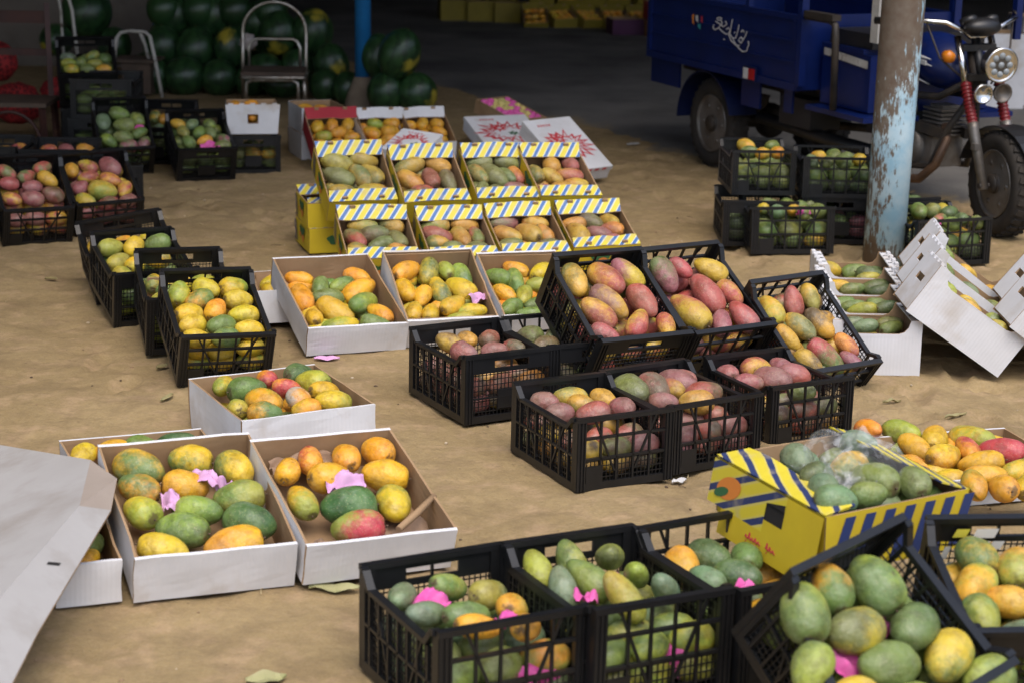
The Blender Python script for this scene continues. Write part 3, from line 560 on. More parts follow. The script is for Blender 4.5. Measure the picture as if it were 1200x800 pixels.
po = tag(obj('roof_post', mb, M_post), 'thick pale blue metal post with peeling rusty paint, beside the tricycle', 'post'); po.location = (1.622, 8.27, 0); po.rotation_euler = (0, R(.6), 0)
def bluepost(x, y, r, label, foot=True):
    t = thing('roof_post', label, 'post', (x, y, 0))
    mb = MB(); mb.lathe([(r, .1 if foot else 0), (r, 1.2), (r, 4.58)], n=28); obj('pole', mb, M_post2, t)
    if foot:
        mb = MB(); prof = [(.125, -.03), (.118, .03), (.10, .09), (.075, .15), (.060, .19), (.053, .20)]
        mb.lathe(prof, n=24)
        for v in mb.v: v.xy *= 1 + .10 * noise.noise(v * 9)
        obj('footing', mb, M_concrete, t)
bluepost(-1.02, 12.75, .053, 'bright blue round post on a concrete footing by the watermelons')
bluepost(-2.66, 14.35, .045, 'slim blue post at the wall end, behind the watermelon heap', False)

# ------------------------------------------------------------------ plastic crates
CW, CL, CH = .337, .405, .216
def end_panel_mb(style, y, sgn, warp):
    """style open: thin bars, two braces, a small plate; band: solid top band with a twin grip slot over close bars"""
    mb = MB(); w = CW / 2; t = .011; h = CH
    def bx(x0, x1, z0, z1, th=t, off=0.0, mi=0):
        a = y - sgn * off; b = a - sgn * th; mb.box(x0, x1, min(a, b), max(a, b), z0, z1)
    for s in (-1, 1):                                     # corner posts, ribbed
        bx(min(s * w, s * (w - .032)), max(s * w, s * (w - .032)), 0, h - .012, .014)
        for q in (.004, .016, .027): bx(s * (w - q) - .0022, s * (w - q) + .0022, 0, h - .013, .005, -.004)
    bx(-w, w, h - .012, h, .019, -.004)                   # rim
    bx(-w + .032, w - .032, 0, .022, .009)
    if style == 'band':
        bx(-w + .032, -.062, h - .060, h - .012, .006); bx(.062, w - .032, h - .060, h - .012, .006)
        bx(-.062, .062, h - .060, h - .047, .008); bx(-.062, .062, h - .024, h - .012, .006); bx(-.003, .003, h - .047, h - .024, .006)
        bx(-w + .032, w - .032, .075, .079, .012, -.001)
        zt = h - .060; lab = (-.05, .05, .04, .10)
    else:
        for z in (.150, .088): bx(-w + .032, w - .032, z, z + .007, .010)
        for x in (-.085, -.030, .028, .085): bx(x - .003, x + .003, .022, h - .012, .008)
        for a, b in (((-.105, h - .014), (-.035, .05)), ((.105, h - .014), (.035, .05))):
            mb.bar((a[0], y - sgn * .004, a[1]), (b[0], y - sgn * .004, b[1]), .006, .006, (0, 1, 0))
        zt = .088; lab = (-.135, -.078, .022, .072)
    bx(lab[0], lab[1], lab[2], lab[3], .004, -.0005)
    x = -w + .040
    while x < w - .034:                                   # fine inner mesh
        bx(x - .0011, x + .0011, .022, zt, .003, .006); x += .0135
    z = .034
    while z < zt:
        bx(-w + .032, w - .032, z - .0011, z + .0011, .003, .0062); z += .0165
    warp(mb); return mb
def side_panel_mb(s, warp):
    mb = MB(); l = CL / 2; x = s * CW / 2; t = .010; h = CH
    def bx(y0, y1, z0, z1, th=t, off=0.0):
        a = x - s * off; b = a - s * th; mb.box(min(a, b), max(a, b), y0, y1, z0, z1)
    zr = h - .034
    for q in (-1, 1):
        ya, yb = q * (l - .0145), q * (l - .030); bx(min(ya, yb), max(ya, yb), 0, h - .012, .012)
        mb.bar((x - s * .003, q * (l - .016), h - .006), (x - s * .003, q * (l - .030), h - .008), .012, .018, (1, 0, 0))
        mb.bar((x - s * .003, q * (l - .028), h - .008), (x - s * .003, q * (l - .058), zr - .004), .012, .018, (1, 0, 0))
    bx(-l + .056, l - .056, zr - .010, zr, .018, -.004)
    bx(-l + .030, l - .030, 0, .022, .009); bx(-l + .030, l - .030, .098, .104, .009)
    for i in range(7):
        y = (-.5 + (i + .5) / 7) * (CL - .06); bx(y - .0035, y + .0035, .022, zr - .010, .009)
    mb.bar((x - s * .004, -.12, zr - .01), (x - s * .004, -.045, .03), .006, .006, (1, 0, 0)); mb.bar((x - s * .004, .12, zr - .01), (x - s * .004, .045, .03), .006, .006, (1, 0, 0))
    y = -l + .036
    while y < l - .032: bx(y - .0011, y + .0011, .022, zr - .012, .003, .0058); y += .0140
    z = .034
    while z < zr - .014: bx(-l + .030, l - .030, z - .0011, z + .0011, .003, .0060); z += .0165
    warp(mb); return mb
def base_mb(warp):
    mb = MB(); w, l = CW / 2 - .0125, CL / 2 - .0125
    mb.box(-w, w, -l, l, .004, .009)
    for i in range(9): mb.box(-w, w, (-.5 + (i + .5) / 9) * 2 * l - .004, (-.5 + (i + .5) / 9) * 2 * l + .004, .0095, .014)
    warp(mb); return mb
_crates = {}
def crate(key, front, back, label, group='black plastic crates', warp=None, name='plastic_crate'):
    k = (front, back, warp)
    wf = warp or (lambda mb: None)
    if k not in _crates:
        _crates[k] = [('end_panel', end_panel_mb(front, -CL / 2, -1, wf).mesh('end_panel', [M_black])), ('end_panel', end_panel_mb(back, CL / 2, 1, wf).mesh('end_panel', [M_black])),
                      ('side_panel', side_panel_mb(-1, wf).mesh('side_panel', [M_black])), ('side_panel', side_panel_mb(1, wf).mesh('side_panel', [M_black])), ('crate_base', base_mb(wf).mesh('crate_base', [M_black]))]
    t = posed(name, key, label, 'crate', group, (CW, CL, CH))
    for nm, me in _crates[k]: link(nm, me, t)
    return t
def splay(mb):
    for v in mb.v:
        a = (.5 - v.y / CL) * (.5 - v.x / CW); v.x -= .11 * a * (.35 + .65 * v.z / CH)
def P(key, x, y, z, yaw=0, tilt=0, roll=0, d=(CW, CL, CH)): POSE[key] = (x, y, z, yaw, tilt, roll, *d)
P('V3', 1.478, 8.80, 0, -1); P('U2', 1.72, 8.79, 0, 17)
P('I5a', -2.47, 11.13, 0, 15); P('J0', -2.30, 10.74, 0, 0); P('J1', -2.29, 10.75, .2165, 2); P('UH1', -2.36, 8.90, 0, 23); P('UH2', -2.02, 9.20, 0, 26)
P('H0', -2.515, 8.30, .087, 22.8, 28.7)
crate('A', 'open', 'band', 'leftmost of the black foreground crates, green mangoes with bright pink tissue')
crate('A2', 'open', 'band', 'second foreground black crate from the left, pointed green mangoes standing on end')
crate('A3', 'open', 'open', 'foreground black crate partly under the yellow striped carton flap')
crate('E1', 'band', 'band', 'tilted foreground crate with a splayed left side, big green mangoes', warp=splay)
crate('E2', 'band', 'band', 'foreground black crate in the bottom right corner, white and yellow print inside')
crate('C1', 'open', 'band', 'left of the three level crates in the middle row, pinkish mangoes')
crate('C2', 'open', 'band', 'centre of the three level crates in the middle row, below the tilted pair')
crate('C3', 'open', 'band', 'right of the three level crates in the middle row, rosy mangoes')
crate('B', 'band', 'band', 'level black crate standing right below the beige cartons, dark ripe mangoes')
crate('B2', 'band', 'open', 'half hidden black crate behind the leftmost tilted crate of red mangoes')
crate('F1', 'band', 'band', 'leftmost of the three tilted crates of red mangoes, propped up behind the level row')
crate('F2', 'open', 'open', 'centre of the three tilted crates of red mangoes, propped up behind the level row')
crate('F3', 'open', 'open', 'rightmost of the three tilted crates, its right side hanging free over the sand')
crate('UF2', 'band', 'band', 'empty black crate propping up the centre tilted crate from behind')
crate('D', 'open', 'open', 'front crate of the stack left of the peeling post, green mangoes and pink paper')
crate('V1', 'open', 'band', 'top crate of the stack by the tricycle rear wheel, one yellow mango on top')
crate('V0', 'band', 'band', 'dark bottom crate of the stack nearest the tricycle rear wheel')
crate('V2', 'open', 'open', 'heaped upper crate touching the peeling blue post on its left')
crate('V3', 'band', 'band', 'dark lower crate under the heaped one beside the peeling post')
crate('U1', 'open', 'open', 'crate of green mangoes below the tricycle front wheel, right of the post')
crate('U2', 'band', 'band', 'dark crate mostly behind the peeling post, nearest the tricycle engine')
crate('G1', 'open', 'band', 'frontmost crate of the left column, full of bright yellow mangoes')
crate('G2', 'band', 'band', 'second crate of the left column, a cardboard sheet in its front')
crate('G3', 'band', 'band', 'third crate of the left column, pale lime mangoes at its back')
crate('G4', 'band', 'band', 'rearmost crate of the left column, almost hidden by the third')
crate('H2', 'open', 'band', 'tilted crate of reddish mangoes, right one of the pair by the left edge')
crate('H1', 'open', 'band', 'tilted crate of reddish mangoes, left one of the pair by the left edge')
crate('H0', 'open', 'band', 'crate cut off by the left edge of the photo beside the reddish pair')
crate('UH1', 'band', 'band', 'hidden crate propping up the left reddish crate'); crate('UH2', 'band', 'band', 'hidden crate propping up the right reddish crate')
crate('H4', 'band', 'band', 'dark level crate behind the right reddish crate, three ripe mangoes showing')
crate('H3', 'band', 'band', 'dark level crate at the left edge, behind the left reddish crate')
crate('I1', 'open', 'band', 'tilted crate of long green mangoes at the back left, in front of the stack')
crate('I2', 'band', 'band', 'half hidden crate between the two tilted crates of green mangoes at back left')
crate('I3', 'band', 'band', 'tilted crate of small green mangoes left of the white notched box')
crate('I4', 'band', 'band', 'black crate under the white notched box')
crate('I5', 'band', 'band', 'topmost crate of the back stack, pale green mangoes, below the big watermelon')
crate('I5a', 'band', 'band', 'bottom crate carrying the pale green mangoes at the back left')
crate('J0', 'band', 'band', 'lower crate of the dark pair behind the long green mangoes')
crate('J1', 'band', 'band', 'upper crate of the dark pair behind the long green mangoes')

# ------------------------------------------------------------------ cartons
def walls(mb, w, l, h, t=.006, hf=None, hb=None, hl=None, hr=None, rimw=0):
    """open box, outside material 0, inside 1"""
    hf, hb, hl, hr = hf or h, hb or h, hl or h, hr or h; W, D = w / 2, l / 2
    inn = lambda keep: {k: (0 if k == keep else 1) for k in range(6)}
    fi, bi = inn(2), inn(3)
    if rimw: fi[1] = bi[1] = 0
    mb.box(-W, W, -D, -D + (rimw or t), 0, hf, faces=fi); mb.box(-W, W, D - (rimw or t), D, 0, hb, faces=bi)
    t2 = rimw or t
    mb.box(-W, -W + t, -D + t2, D - t2, 0, hl, faces=inn(4)); mb.box(W - t, W, -D + t2, D - t2, 0, hr, faces=inn(5))
    mb.box(-W + t, W - t, -D + t2, D - t2, .002, .008, 1)
def subdivide_wobble(mb, amp, seed):
    for v in mb.v:
        n = noise.noise_vector(v * 4 + Vector((seed, seed * 2, 0))); v += n * amp
def dented(name, mb, mats, parent, amp=.0045, seed=0, cuts=5):
    import bmesh
    o = obj(name, mb, mats, parent); bm = bmesh.new(); bm.from_mesh(o.data)
    bmesh.ops.subdivide_edges(bm, edges=[e for e in bm.edges if e.calc_length() > .05], cuts=cuts, use_grid_fill=True)
    for v in bm.verts:
        q = v.co * 7 + Vector((seed * 3.1, seed * 1.7, 0)); d = noise.noise_vector(q) + .5 * noise.noise_vector(q * 2.6); v.co += Vector((d.x, d.y, d.z * .5 * min(1, v.co.z / .04))) * amp
    bm.to_mesh(o.data); bm.free(); return o
def white_carton(key, label, group='white cartons of mangoes', rim=True, outer=None, inner=None):
    p = POSE[key]; w, l, h = p[6:9]; t = posed('mango_carton', key, label, 'carton', group)
    mb = MB(); walls(mb, w, l, h, rimw=.011 if outer is None else 0); dented('carton_body', mb, [outer or M_white, inner or M_kraft], t, seed=sum(map(ord, key)) % 17)
    if rim:      # the folded-in reinforcing flaps along the two short sides
        for s in (-1, 1):
            mb = MB(); mb.box(-w / 2 + .010, w / 2 - .010, s * (l / 2 - .018) - .0018, s * (l / 2 - .018) + .0018, .02, h - .006)
            subdivide_wobble(mb, .003, 5); obj('inner_flap', mb, [M_kraft], t)
    return t
random.seed(5)
white_carton('O1', 'leftmost of three tilted cartons in mid picture, orange and green mangoes', rim=False)
white_carton('O2', 'centre of three tilted cartons in mid picture, yellow mangoes and a lilac paper')
white_carton('O3', 'rightmost of three tilted cartons in mid picture, half behind a black crate')
white_carton('O0', 'small white carton mostly hidden behind the crate of yellow mangoes')
white_carton('P1', 'level white carton heaped with green and orange mangoes, behind the foreground pair', rim=False)
white_carton('P2', 'left carton of the foreground pair, green and yellow mangoes with lilac paper', rim=False)
white_carton('P3', 'right carton of the foreground pair, loose packing paper in its corner', rim=False)
white_carton('P0', 'narrow white carton half under the grey cardboard sheet', rim=False)
white_carton('P4', 'low carton showing behind the left foreground carton', rim=False)
white_carton('X', 'open carton overflowing with orange and yellow mangoes at the right edge', rim=False)
white_carton('L1', 'upper of two stacked white boxes left of the red rimmed carton')
white_carton('L1a', 'lower of two stacked white boxes left of the red rimmed carton')

def end_flap_carton(key, label, group, mats, cat='carton', flapf=.060, flapb=.062, prints=False):
    """carton whose end walls fold over into a flat strip at rim level"""
    p = POSE[key]; w, l, h = p[6:9]; t = posed('striped_carton' if prints else 'end_flap_carton', key, label, cat, group)
    mb = MB(); walls(mb, w, l, h, .005, hb=h + .024 if flapb else None); subdivide_wobble(mb, .003, len(key) + ord(key[-1]))
    if prints:                                   # picture on the front end too
        y = -l / 2 - .0035
        for c, r, mi in (((-.04, .058), .026, 2), ((.0, .066), .020, 2), ((-.015, .045), .016, 3), ((.05, .05), .018, 3)):
            mb.add([(c[0] + r * math.cos(a) * (1 + .3 * math.sin(3 * a)), y - .0004 * mi, c[1] + r * .8 * math.sin(a)) for a in [i * math.pi / 8 for i in range(16)]], [tuple(range(16))], mi)
    if prints:
        for s in (-1, 1):                        # fruit-tree picture on both long sides
            x = s * (w / 2 + .0035)
            for c, r, mi in (((-.02, .066), .030, 2), ((.012, .080), .024, 2), ((-.045, .082), .020, 2), ((-.03, .045), .020, 3), ((.03, .055), .016, 3)):
                ring = [(x, c[0] + r * math.cos(a) * (1 + .3 * math.sin(3 * a)), c[1] + r * .8 * math.sin(a) * (1 + .2 * math.cos(5 * a))) for a in [i * math.pi / 8 for i in range(16)]]
                mb.add([(q[0] + s * .0004 * mi, q[1], q[2]) for q in ring], [tuple(range(16)) if s > 0 else tuple(range(16))[::-1]], mi)
            for k in range(3):                   # slanting navy bars
                y = .085 + .018 * k
                mb.add([(x, y, .012), (x, y + .010, .012), (x, y + .038, .10), (x, y + .028, .10)], [(0, 1, 2, 3) if s > 0 else (3, 2, 1, 0)], 4)
    obj('carton_body', mb, [mats[0], M_kraft, M_greenink, M_orangeink, M_navy], t)
    for s, d in ((-1, flapf), (1, flapb)):
        if not d: continue
        mb = MB(); n = 12; y0 = s * (l / 2); y1 = s * (l / 2 - d)
        for i in range(n + 1):
            x = -w / 2 + w * i / n; zz = h + (.030 if s > 0 else .002) + .004 * noise.noise(Vector((x * 9, y0 * 7, p[0] * 5)))
            if abs(x) < w * .09: zz += .002
            mb.v += [Vector((x, y0, zz)), Vector((x * .95, y1, zz + (-.034 if s > 0 else .012) + .005 * noise.noise(Vector((x * 12, p[1] * 3, 1)))))]
        k = len(mb.v)
        for v in list(mb.v): mb.v.append(v - Vector((0, 0, .004)))
        for i in range(n):
            a = 2 * i; f = [a, a + 1, a + 3, a + 2]
            mb.f.append(f if s < 0 else f[::-1]); mb.m.append(0); mb.s.append(False)
            g = [q + k for q in f]; mb.f.append(g[::-1] if s < 0 else g); mb.m.append(1); mb.s.append(False)
            for e in ((a, a + 2), (a + 1, a + 3)): mb.f.append([e[0], e[1], e[1] + k, e[0] + k]); mb.m.append(1); mb.s.append(False)
        for a, b in ((0, 1), (2 * n, 2 * n + 1)): mb.f.append([a, b, b + k, a + k]); mb.m.append(1); mb.s.append(False)
        # stacking tabs
        for q in (-.27, .27): mb.box(q * w - .012, q * w + .012, y0 - s * .012 - .004, y0 - s * .012 + .004, h + (.022 if s > 0 else .006), h + (.034 if s > 0 else .016), 1)
        obj('end_flap', mb, [mats[1], M_kraft], t)
    return t
side = ['leftmost', 'second from left', 'third from left', 'rightmost']
for i in range(4):
    end_flap_carton(f'M{i+1}', f'{side[i]} yellow striped carton in the back striped row, tilted to the front', 'yellow striped cartons', (M_yellow, M_stripe), prints=True)
    end_flap_carton(f'N{i+1}', f'{side[i]} yellow striped carton in the front striped row, tilted to the front', 'yellow striped cartons', (M_yellow, M_stripe), prints=True)
for i in range(4):
    for k, u in (('a', 'lower'), ('b', 'upper')):
        lab = f'{u} closed yellow carton propping up the {side[i]} carton of the back striped row'
        end_flap_carton(f'Y{i+1}{k}', lab, 'propping yellow cartons', (M_yellow, M_stripe), prints=True)
end_flap_carton('L2', 'carton with a red rim and inside, oranges-coloured mangoes, behind the striped row', 'end flap cartons at the back', (M_red, M_red), flapf=0)
end_flap_carton('L3', 'white rimmed carton directly right of the red rimmed one', 'end flap cartons at the back', (M_white, M_white), flapf=0)
end_flap_carton('L4', 'white rimmed carton farthest right in the back row, behind the printed lid', 'end flap cartons at the back', (M_white, M_white), flapf=0)

def tab_carton(key, label, group):
    """white carton with scooped long walls and taller end walls: hand slot, stacking tabs"""
    p = POSE[key]; w, l, h = p[6:9]; t = posed('tabbed_carton', key, label, 'carton', group); T = .006
    mb = MB(); W, D = w / 2, l / 2; low = h - .018; hi = h + .030
    for s in (-1, 1):
        prof = [(-W, 0), (W, 0), (W, hi), (W - .040, hi), (W - .048, low + .022), (W - .062, low + .006), (W - .080, low), (-W + .080, low), (-W + .062, low + .006), (-W + .048, low + .022), (-W + .040, hi), (-W, hi)]
        y0, y1 = s * D, s * (D - T); n = len(prof)
        vs = [(x, y0, z) for x, z in prof] + [(x, y1, z) for x, z in prof]
        fs = [tuple(range(n)), tuple(range(2 * n - 1, n - 1, -1))] if s < 0 else [tuple(range(n - 1, -1, -1)), tuple(range(n, 2 * n))]
        o = len(mb.v); mb.add(vs, [fs[0]], 0); mb.f.append([i + o for i in fs[1]]); mb.m.append(1); mb.s.append(False)
        for i in range(n):
            j = (i + 1) % n; mb.f.append([o + i, o + n + i, o + n + j, o + j]); mb.m.append(1); mb.s.append(False)
    mb.box(-W + T, W - T, -D + T, D - T, .002, .008, 1)
    dented('carton_body', mb, [M_white, M_kraft], t, .003, ord(key[1]), 2)
    for s in (-1, 1):
        mb = MB(); d = D - T - .0006; x0, x1 = sorted((s * W, s * (W - T)))
        z0, z1 = h - .062, h - .036; q = .045
        f = {k: (0 if k in (4, 5) and ((k == 4) == (s < 0)) else 1) for k in range(6)}; f[1] = 0
        mb.box(x0, x1, -d, d, .0085, z0, faces=f); mb.box(x0, x1, -d, d, z1, hi - .001, faces=f); mb.box(x0, x1, -d, -q, z0, z1, faces=f); mb.box(x0, x1, q, d, z0, z1, faces=f)
        xi0, xi1 = sorted((s * (W - T - .001), s * (W - .038)))
        mb.box(xi0, xi1, -d, d, hi - .006, hi - .001, 0)                # folded top
        for k in range(4):
            y = (-.375 + .25 * k) * 2 * d; mb.box(min(s * W, s * (W - .014)), max(s * W, s * (W - .014)), y - .016, y + .016, hi - .0005, hi + .009, 0)
            mb.box(min(s * (W - .016), s * (W - .034)), max(s * (W - .016), s * (W - .034)), y - .003 + .03, y + .003 + .03, hi - .0004, hi + .0008, 2)
        obj('end_wall', mb, [M_white, M_kraft, M_hole_shade], t)
    return t
for i, q in enumerate(['nearest', 'second nearest', 'third nearest', 'farthest']):
    tab_carton(f'R{i+1}', f'{q} flat tabbed white carton in the row at the foot of the post', 'flat white cartons by the post')
for i, q in enumerate(['nearest', 'middle', 'farthest']):
    tab_carton(f'S{i+1}', f'{q} of the three white cartons leaning over a dark gap right of the post', 'leaning white cartons')
tab_carton('T1', 'nearer leaning white carton cut by the right edge of the photo', 'leaning white cartons'); tab_carton('T2', 'farther leaning white carton cut by the right edge of the photo', 'leaning white cartons')

def notched_box():
    p = POSE['K']; w, l, h = p[6:9]; t = posed('mango_carton', 'K', 'white box with a square hand hole in front, standing on a black crate', 'carton', 'white cartons of mangoes')
    mb = MB(); walls(mb, w, l, h); mb.v = mb.v[8:]; mb.f = [[i - 8 for i in f] for f in mb.f[6:]]; mb.m = mb.m[6:]; mb.s = mb.s[6:]   # own front follows
    obj('carton_body', mb, [M_white, M_kraft], t)
    mb = MB(); y0, y1 = -l / 2, -l / 2 + .006; q = .028; z0, z1 = .055, .105; f = {2: 0, **{k: 1 for k in (0, 1, 3, 4, 5)}}
    a = w / 2; hh = h + .012
    mb.box(-a, -q, y0, y1, 0, hh, faces=f); mb.box(q, a, y0, y1, 0, hh, faces=f); mb.box(-q, q, y0, y1, 0, z0, faces=f); mb.box(-q, q, y0, y1, z1, hh, faces=f)
    for k in range(5): x = (-.4 + .2 * k) * w; mb.box(x - .012, x + .012, y0, y1, hh + .0002, hh + .007, 0)
    for v in mb.v: v.x *= 1 + .10 * (v.z / h - .4)
    obj('front_wall', mb, [M_white, M_kraft], t)
notched_box()

# spiky red print on flat white cartons
def spiky(mb, cx, cy, z, r0, r1, n, th, mi, seed):
    random.seed(seed); ring = []
    for i in range(2 * n):
        a = math.pi * i / n; r = (r1 if i % 2 else r0) * random.uniform(.85, 1.15); ring.append((cx + r * math.cos(a), cy + r * .8 * math.sin(a)))
    m = len(ring); vs = [(x, y, z) for x, y in ring] + [(cx + (x - cx) * th, cy + (y - cy) * th, z) for x, y in ring]
    mb.add(vs, [(i, (i + 1) % m, m + (i + 1) % m, m + i) for i in range(m)], mi)
def printed_lid(key, label, d, seed, split=False):
    t = posed('printed_carton', key, label, 'carton', 'white cartons with red print'); w, l, h = d
    mb = MB(); mb.box(-w / 2, w / 2, -l / 2, l / 2, 0, h * .72); subdivide_wobble(mb, .003, seed); obj('carton_body', mb, [M_white], t)
    mb = MB(); mb.box(-w / 2 - .004, w / 2 + .004, -l / 2 - .004, l / 2 + .004, h * .735, h)
    k = min(w, l)
    spiky(mb, 0, -.01, h + .0012, k * .33, k * .50, 17, .80, 1, seed); spiky(mb, 0, -.01, h + .0014, k * .25, k * .33, 15, .86, 1, seed + 5); spiky(mb, -.03, .04, h + .0018, k * .08, k * .17, 9, .4, 1, seed + 1); spiky(mb, .03, -.03, h + .0018, .02, .035, 6, .3, 2, seed + 2)
    for i in range(5): x = -w * .3 + .018 * i; mb.add([(x, l * .36, h + .0012), (x + .010, l * .36, h + .0012), (x + .010, l * .40, h + .0012), (x, l * .40, h + .0012)], [(0, 1, 2, 3)], 1)
    for i in range(5):
        x = -w * .36 + w * .16 * i; mb.add([(x, -l / 2 - .005, h * .78), (x + .03, -l / 2 - .005, h * .78), (x + .036, -l / 2 - .005, h * .94), (x + .006, -l / 2 - .005, h * .94)], [(0, 1, 2, 3)], 1)
    obj('carton_lid', mb, [M_white, M_redink, M_greenink], t)
P('lid', .251, 10.187, .119, 37.3, 29.6, -.7); printed_lid('lid', 'largest white carton with a red spiky print, tilted at the lane edge', (.311, .427, .082), 3)
P('lid2', -.06, 10.66, .10, 22, 17, 0); printed_lid('lid2', 'white carton with red spiky print, lying left of the largest one', (.36, .40, .08), 7)
P('lid3', -.512, 9.517, .242, -27.8, 19.2, 3); printed_lid('lid3', 'small loose lid with red spiky print lying on a back carton of orange mangoes', (.221, .22, .05), 12)

# brown carton of pink-wrapped mangoes on a white one with a red dot
P('pinkbase', -.03, 11.33, 0, 42, 0, 0, (.26, .36, .085)); P('pink', -.045, 11.199, .150, 43.5, 14.4, .7, (.256, .342, .081))
t = posed('printed_carton', 'pinkbase', 'flat white carton with a red dot on its side under the brown one', 'carton', 'white cartons with red print'); w_, l_, h_ = .26, .36, .125
mb = MB(); mb.box(-w_ / 2, w_ / 2, -l_ / 2, l_ / 2, 0, h_); obj('carton_body', mb, [M_white], t)
mb = MB(); x = -w_ / 2 - .0015
for c, r, mi in (((.10, .066), .030, 0), ((-.02, .06), .017, 1)):
    mb.add([(x, c[0] + r * math.cos(a) * (1 if mi == 0 else .5), c[1] + r * math.sin(a)) for a in [i * math.pi / 9 for i in range(18)]], [tuple(range(18))[::-1]], mi)
obj('side_print', mb, [M_redink, M_greenink], t)
white_carton('pink', 'brown open carton of pink wrapped fruit at the edge of the lane', 'brown cartons', outer=M_kraft)

# ------------------------------------------------------------------ the yellow carton with bagged mangoes
def bagged_carton():
    p = POSE['W']; w, l, h = p[6:9]; t = posed('striped_carton', 'W', 'yellow and navy striped carton of bagged green mangoes, lying over the foreground crates', 'carton')
    mb = MB(); walls(mb, w, l, h, .005); obj('carton_body', mb, [M_yellow, M_kraft], t)
    W, D = w / 2, l / 2
    # left end: striped strip folded in at the rim, a big flap hanging outward with a hand hole and red writing
    mb = MB(); n = 10
    for i in range(n + 1):
        y = -D + 2 * D * i / n; mb.v += [Vector((-W - .002, y, h + .004)), Vector((-W + .085, y * .96, h + .012 + .004 * math.sin(i)))]
    for i in range(n): a = 2 * i; mb.f.append([a, a + 1, a + 3, a + 2]); mb.m.append(0); mb.s.append(False)
    o = len(mb.v)
    for v in list(mb.v): mb.v.append(v - Vector((0, 0, .004)))
    for f in list(mb.f): mb.f.append([i + o for i in f][::-1]); mb.m.append(0); mb.s.append(False)
    obj('end_flap', mb, [M_stripe2], t)
    mb = MB()
    def U(y, s): return (-W - .006 - .030 * s / .15, y, h - .002 - s)      # hanging flap, slightly outward; s = distance down
    def quad(y0, y1, s0, s1, mi, dx=0.0):
        vs = [Vector(U(y0, s0)), Vector(U(y1, s0)), Vector(U(y1, s1)), Vector(U(y0, s1))]
        for v in vs: v.x -= dx
        mb.add(vs, [(0, 1, 2, 3)], mi)
    holes = (-.085, -.01); sh = (.035, .075)
    for a, b, c, d, mi in ((-D, holes[0], 0, .105, 0), (holes[1], D, 0, .105, 1), (holes[0], holes[1], 0, sh[0], 1), (holes[0], holes[1], sh[1], .105, 0)): quad(a, b, c, d, mi)
    quad(-D * .9, D * .72, .105, .165, 0); quad(holes[0] - .003, holes[1] + .003, sh[0] - .003, sh[1] + .003, 2, -.003)  # dark quad painted as the shade behind the hand hole
    mb.add([U(holes[0], sh[0] - .016), U(holes[1], sh[0]), U(holes[0], sh[0])], [(0, 1, 2)], 2)
    for v in mb.v[-3:]: v.x -= .0012
    obj('hanging_flap', mb, [M_yellow, M_stripe2, M_hole_shade], t)
    mb = MB()                                                             # printed mango and red words
    ring = [(.145 + .046 * math.cos(a), .052 + .030 * math.sin(a)) for a in [i * math.pi / 10 for i in range(20)]]
    mb.add([Vector(U(y + (s - .05) * .6, s)) - Vector((.0015, 0, 0)) for y, s in ring], [tuple(range(20))], 0)
    mb.add([Vector(U(y * .5 + .10 + (s - .05) * .6, s * .5 + .042)) - Vector((.002, 0, 0)) for y, s in ring], [tuple(range(20))], 1)
    obj('printed_mango', mb, [M_orangeink, M_greenink], t); mb = MB()
    def stroke(pts):
        for (a, b), (c, d) in zip(pts, pts[1:]):
            mb.bar(Vector(U(a, b)) - Vector((.0015, 0, 0)), Vector(U(c, d)) - Vector((.0015, 0, 0)), .0042, .001, (1, 0, 0), 2)
    y = .045
    for k in range(9):
        if k == 5: y -= .022; continue
        up_ = .014 if k in (1, 6) else .005 + .004 * (k % 2)
        stroke([(y, .134), (y - .003, .134 - up_), (y - .006, .134), (y - .012, .136)])
        if k % 3 == 0: stroke([(y - .004, .142), (y - .007, .143)])
        y -= .013
    obj('printed_words', mb, [M_orangeink, M_greenink, M_redink], t)
    # long front side stripes
    mb = MB()
    for k in range(7):
        x = -W + .01 + .055 * k; mb.add([(x, -D - .002, .01), (x + .028, -D - .002, .01), (x + .07, -D - .002, h - .01), (x + .042, -D - .002, h - .01)], [(0, 1, 2, 3)], 0)
    obj('side_stripes', mb, [M_navy], t)
    # right end strip, bent up
    mb = MB()
    mb.add([(W + .002, -D, h), (W + .002, D, h), (W - .075, D * .96, h + .028), (W - .075, -D * .96, h + .028), (W + .002, -D, h - .004), (W + .002, D, h - .004), (W - .075, D * .96, h + .024), (W - .075, -D * .96, h + .024)], [(0, 1, 2, 3), (7, 6, 5, 4), (0, 3, 7, 4), (3, 2, 6, 7), (2, 1, 5, 6), (1, 0, 4, 5)], 0)
    mb.add([(W + .004, -D, h), (W + .060, -D * .9, h - .05), (W + .060, D * .2, h - .05), (W + .004, D * .3, h)], [(0, 1, 2, 3)], 1)
    obj('end_flap', mb, [M_stripe2, M_yellow], t)
    # clear plastic bag
    m = mat('clear_plastic', (.9, .92, .93), .12, 0, .6); b = bsdf(m); b.inputs['Alpha'].default_value = .17
    tc = N(m, 'ShaderNodeTexCoord'); nz = N(m, 'ShaderNodeTexNoise'); nz.inputs['Scale'].default_value = 16; nz.inputs['Detail'].default_value = 4; nz.inputs['Distortion'].default_value = 1.5; L(m, tc.outputs['Object'], nz.inputs['Vector'])
    r = N(m, 'ShaderNodeMapRange'); r.inputs['From Min'].default_value = .5; r.inputs['From Max'].default_value = .75; r.inputs['To Min'].default_value = .05; r.inputs['To Max'].default_value = .40; L(m, nz.outputs['Fac'], r.inputs['Value']); L(m, r.outputs[0], b.inputs['Alpha'])
    bp = N(m, 'ShaderNodeBump'); bp.inputs['Strength'].default_value = .8; bp.inputs['Distance'].default_value = .01; L(m, nz.outputs['Fac'], bp.inputs['Height']); L(m, bp.outputs[0], b.inputs['Normal'])
    mb = MB(); n = 26
